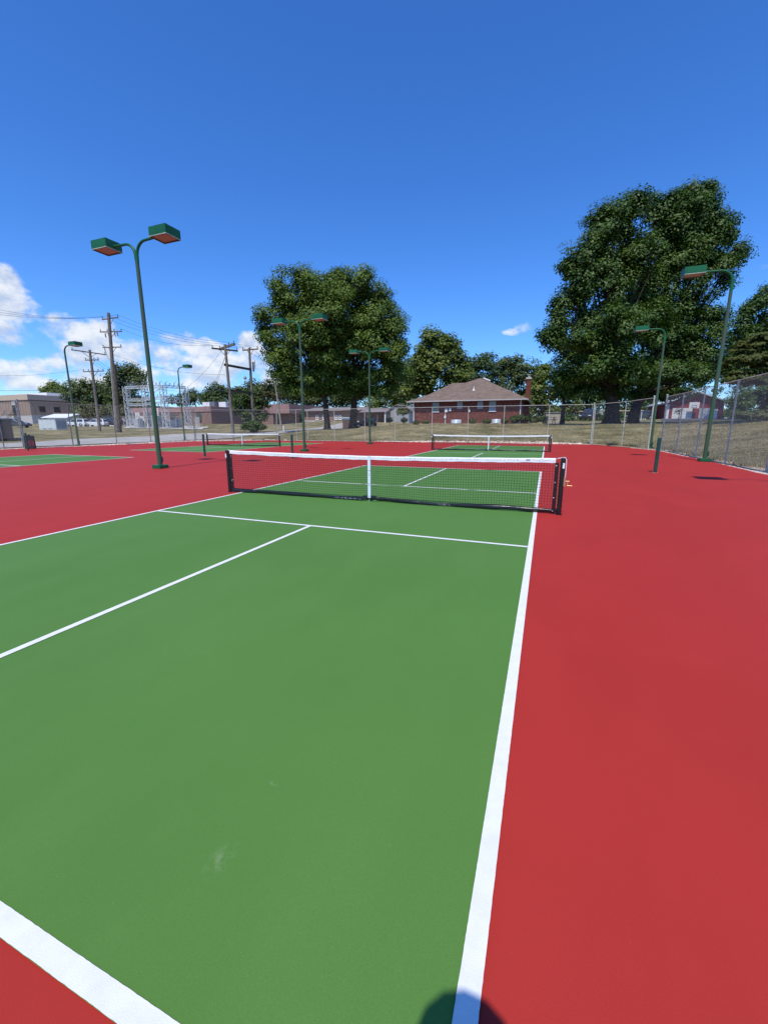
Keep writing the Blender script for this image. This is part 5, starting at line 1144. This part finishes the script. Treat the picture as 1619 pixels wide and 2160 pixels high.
for nm, c_, r_, m_ in (('nose',(0,.135,1.665),(.014,.022,.024),M_SKIN),('eye',(-.033,.118,1.695),(.012,.008,.007),M_BLACK),('eye',(.033,.118,1.695),(.012,.008,.007),M_BLACK),('mouth',(0,.118,1.625),(.024,.01,.007),M_LIPS),('ear',(-.093,.03,1.675),(.014,.022,.032),M_SKIN),('ear',(.093,.03,1.675),(.014,.022,.032),M_SKIN)):
    fc = MB(); fc.ball(c_, r_, 8, 6); fc.build(nm, m_, per)
for s in (-1,1): b = MB(); b.ball((s*.125,.06,.05), (.05,.135,.05), 12, 8); b.build('shoe', M_SHOE, per)

# ------------------------------------------------------------------ sun, sky, clouds
SUN_EL, SUN_H = R(62.0), np.array([.10, -.995])
sd = np.array([SUN_H[0]*math.cos(SUN_EL), SUN_H[1]*math.cos(SUN_EL), math.sin(SUN_EL)])
sl = bpy.data.lights.new('sun', 'SUN'); sl.energy = 4.3; sl.angle = R(.53); sl.color = (1., .945, .845); so = bpy.data.objects.new('sun', sl); COL.objects.link(so)
so.rotation_euler = Vector(sd).to_track_quat('Z', 'Y').to_euler(); so.location = (0, -30, 60)
wd = bpy.data.worlds.new('World'); S.world = wd; wd.use_nodes = True; nt = wd.node_tree; N = nt.nodes; L = nt.links
bg = N['Background']; bg.inputs['Strength'].default_value = .115
sky = N.new('ShaderNodeTexSky'); sky.sky_type = 'NISHITA'; sky.sun_disc = False; sky.sun_elevation = SUN_EL; sky.sun_rotation = math.atan2(SUN_H[0], SUN_H[1]); sky.altitude = 300; sky.air_density = 1.0; sky.dust_density = .35; sky.ozone_density = 2.5
hs = N.new('ShaderNodeHueSaturation'); hs.inputs['Saturation'].default_value = 1.22; L.new(sky.outputs[0], hs.inputs['Color'])
st_ = N.new('ShaderNodeMix'); st_.data_type = 'RGBA'; st_.blend_type = 'MULTIPLY'; st_.inputs[0].default_value = 1.; st_.inputs[7].default_value = (.86, 1.25, 1.83, 1); L.new(hs.outputs[0], st_.inputs[6])
tc = N.new('ShaderNodeTexCoord'); sp = N.new('ShaderNodeSeparateXYZ'); L.new(tc.outputs['Generated'], sp.inputs[0])
def math_(op, a, b=None, c=None, clamp=False):
    n = N.new('ShaderNodeMath'); n.operation = op; n.use_clamp = clamp
    for i, x in enumerate((a, b, c)):
        if x is None: continue
        if isinstance(x, (int, float)): n.inputs[i].default_value = x
        else: L.new(x, n.inputs[i])
    return n.outputs[0]
az = math_('ARCTAN2', sp.outputs[0], sp.outputs[1]); el = math_('ARCSINE', sp.outputs[2])
def azel(u, v): d = ray(u, v); d = d/np.linalg.norm(d); return math.atan2(d[0], d[1]), math.asin(d[2])
cbv = N.new('ShaderNodeCombineXYZ'); L.new(az, cbv.inputs[0]); L.new(el, cbv.inputs[1])
def wnoise(off, scale, detail, rough, ys=1.35):
    mp = N.new('ShaderNodeMapping'); mp.inputs['Location'].default_value = off; mp.inputs['Scale'].default_value = (1, ys, 1); L.new(cbv.outputs[0], mp.inputs[0])
    n = N.new('ShaderNodeTexNoise'); n.inputs['Scale'].default_value = scale; n.inputs['Detail'].default_value = detail; n.inputs['Roughness'].default_value = rough; L.new(mp.outputs[0], n.inputs['Vector']); return n.outputs['Fac']
blobs = [(0,598,64,38,1.1),(14,640,66,46,.95),(0,700,74,32,.9),(28,716,46,22,1.0),(140,690,50,24,.55),(112,700,40,18,.5),(178,712,40,34,1.05),(215,702,36,34,1.05),(160,745,44,36,.9),(232,738,44,34,1.0),(70,772,58,24,1.0),(20,786,52,30,.95),(118,765,30,26,.95),(60,806,76,22,.9),
         (200,800,60,30,.95),(285,748,44,34,1.05),(330,752,52,32,1.0),(300,790,60,36,.8),(355,716,20,14,.55),(400,726,50,24,.85),(440,738,50,26,.9),(470,776,54,32,1.05),(430,800,70,26,.75),(380,778,60,34,.65),(530,730,34,28,1.0),(545,775,44,40,.85),(575,800,40,34,1.0),(520,805,44,22,.7),
         (1112,692,22,12,.58),(1146,693,14,9,.45),(1090,700,20,6,.33),(-90,640,70,60,1.0),(-120,760,90,50,1.0),(1608,566,22,8,.35),(-260,720,120,60,1.),(-420,780,160,60,1.)]
dens = None
for (u, v, ru, rv, a) in blobs:
    a0, e0 = azel(u, v); a1, e1 = azel(u+ru, v); a2, e2 = azel(u, v-rv); sa = abs(a1-a0); se = max(.004, abs(e2-e0))
    dx = math_('MULTIPLY', math_('SUBTRACT', az, a0), 1/sa); dy = math_('MULTIPLY', math_('SUBTRACT', el, e0), 1/se)
    dyy = math_('MULTIPLY', dy, dy); r2 = math_('ADD', math_('MULTIPLY', dx, dx), dyy)
    w = math_('MULTIPLY', math_('SUBTRACT', 1.35, r2), a*.55)
    dens = w if dens is None else math_('SMOOTH_MAX', dens, w, .12)
dens = math_('MAXIMUM', dens, -1.)
n1 = wnoise((3.1,.7,0), 11, 9, .60); n2 = wnoise((3.1,.7+.020,0), 11, 9, .60); n3 = wnoise((9,2,1.), 30, 6, .6)
body = math_('ADD', dens, math_('MULTIPLY', math_('SUBTRACT', n1, .5), 2.6)); body = math_('ADD', body, math_('MULTIPLY', math_('SUBTRACT', n3, .5), .5))
alpha = N.new('ShaderNodeMapRange'); alpha.interpolation_type = 'SMOOTHSTEP'; alpha.inputs[1].default_value = .02; alpha.inputs[2].default_value = .62; L.new(body, alpha.inputs[0])
lit = math_('ADD', math_('MULTIPLY', math_('SUBTRACT', n1, n2), 3.2), .55); lit = math_('ADD', lit, math_('MULTIPLY', math_('SUBTRACT', n3, .5), .25))
mr = N.new('ShaderNodeMapRange'); mr.inputs[1].default_value = .25; mr.inputs[2].default_value = .85; L.new(lit, mr.inputs[0])
cm = N.new('ShaderNodeMix'); cm.data_type = 'RGBA'; cm.inputs[6].default_value = (4.6,5.5,7.2,1); cm.inputs[7].default_value = (7.9,8.2,8.6,1); L.new(mr.outputs[0], cm.inputs[0])
mx = N.new('ShaderNodeMix'); mx.data_type = 'RGBA'; L.new(math_('MULTIPLY', alpha.outputs[0], .93), mx.inputs[0]); L.new(st_.outputs[2], mx.inputs[6]); L.new(cm.outputs[2], mx.inputs[7]); L.new(mx.outputs[2], bg.inputs['Color'])

# ------------------------------------------------------------------ camera
cam = bpy.data.cameras.new('camera'); cam.sensor_width = 36; cam.sensor_fit = 'AUTO'; cam.lens = FPX/2160*36; cam.clip_start = .02; cam.clip_end = 6000
co = bpy.data.objects.new('camera', cam); COL.objects.link(co); S.camera = co
mtx = Matrix(((RGT[0],UPV[0],-FWD[0],CAM[0]),(RGT[1],UPV[1],-FWD[1],CAM[1]),(RGT[2],UPV[2],-FWD[2],CAM[2]),(0,0,0,1))); co.matrix_world = mtx
S.view_settings.view_transform = 'Standard'; S.view_settings.look = 'None'; S.view_settings.exposure = 0.; S.view_settings.gamma = 1.; S.view_settings.use_curve_mapping = False
S.cycles.max_bounces = 6; S.cycles.transparent_max_bounces = 8
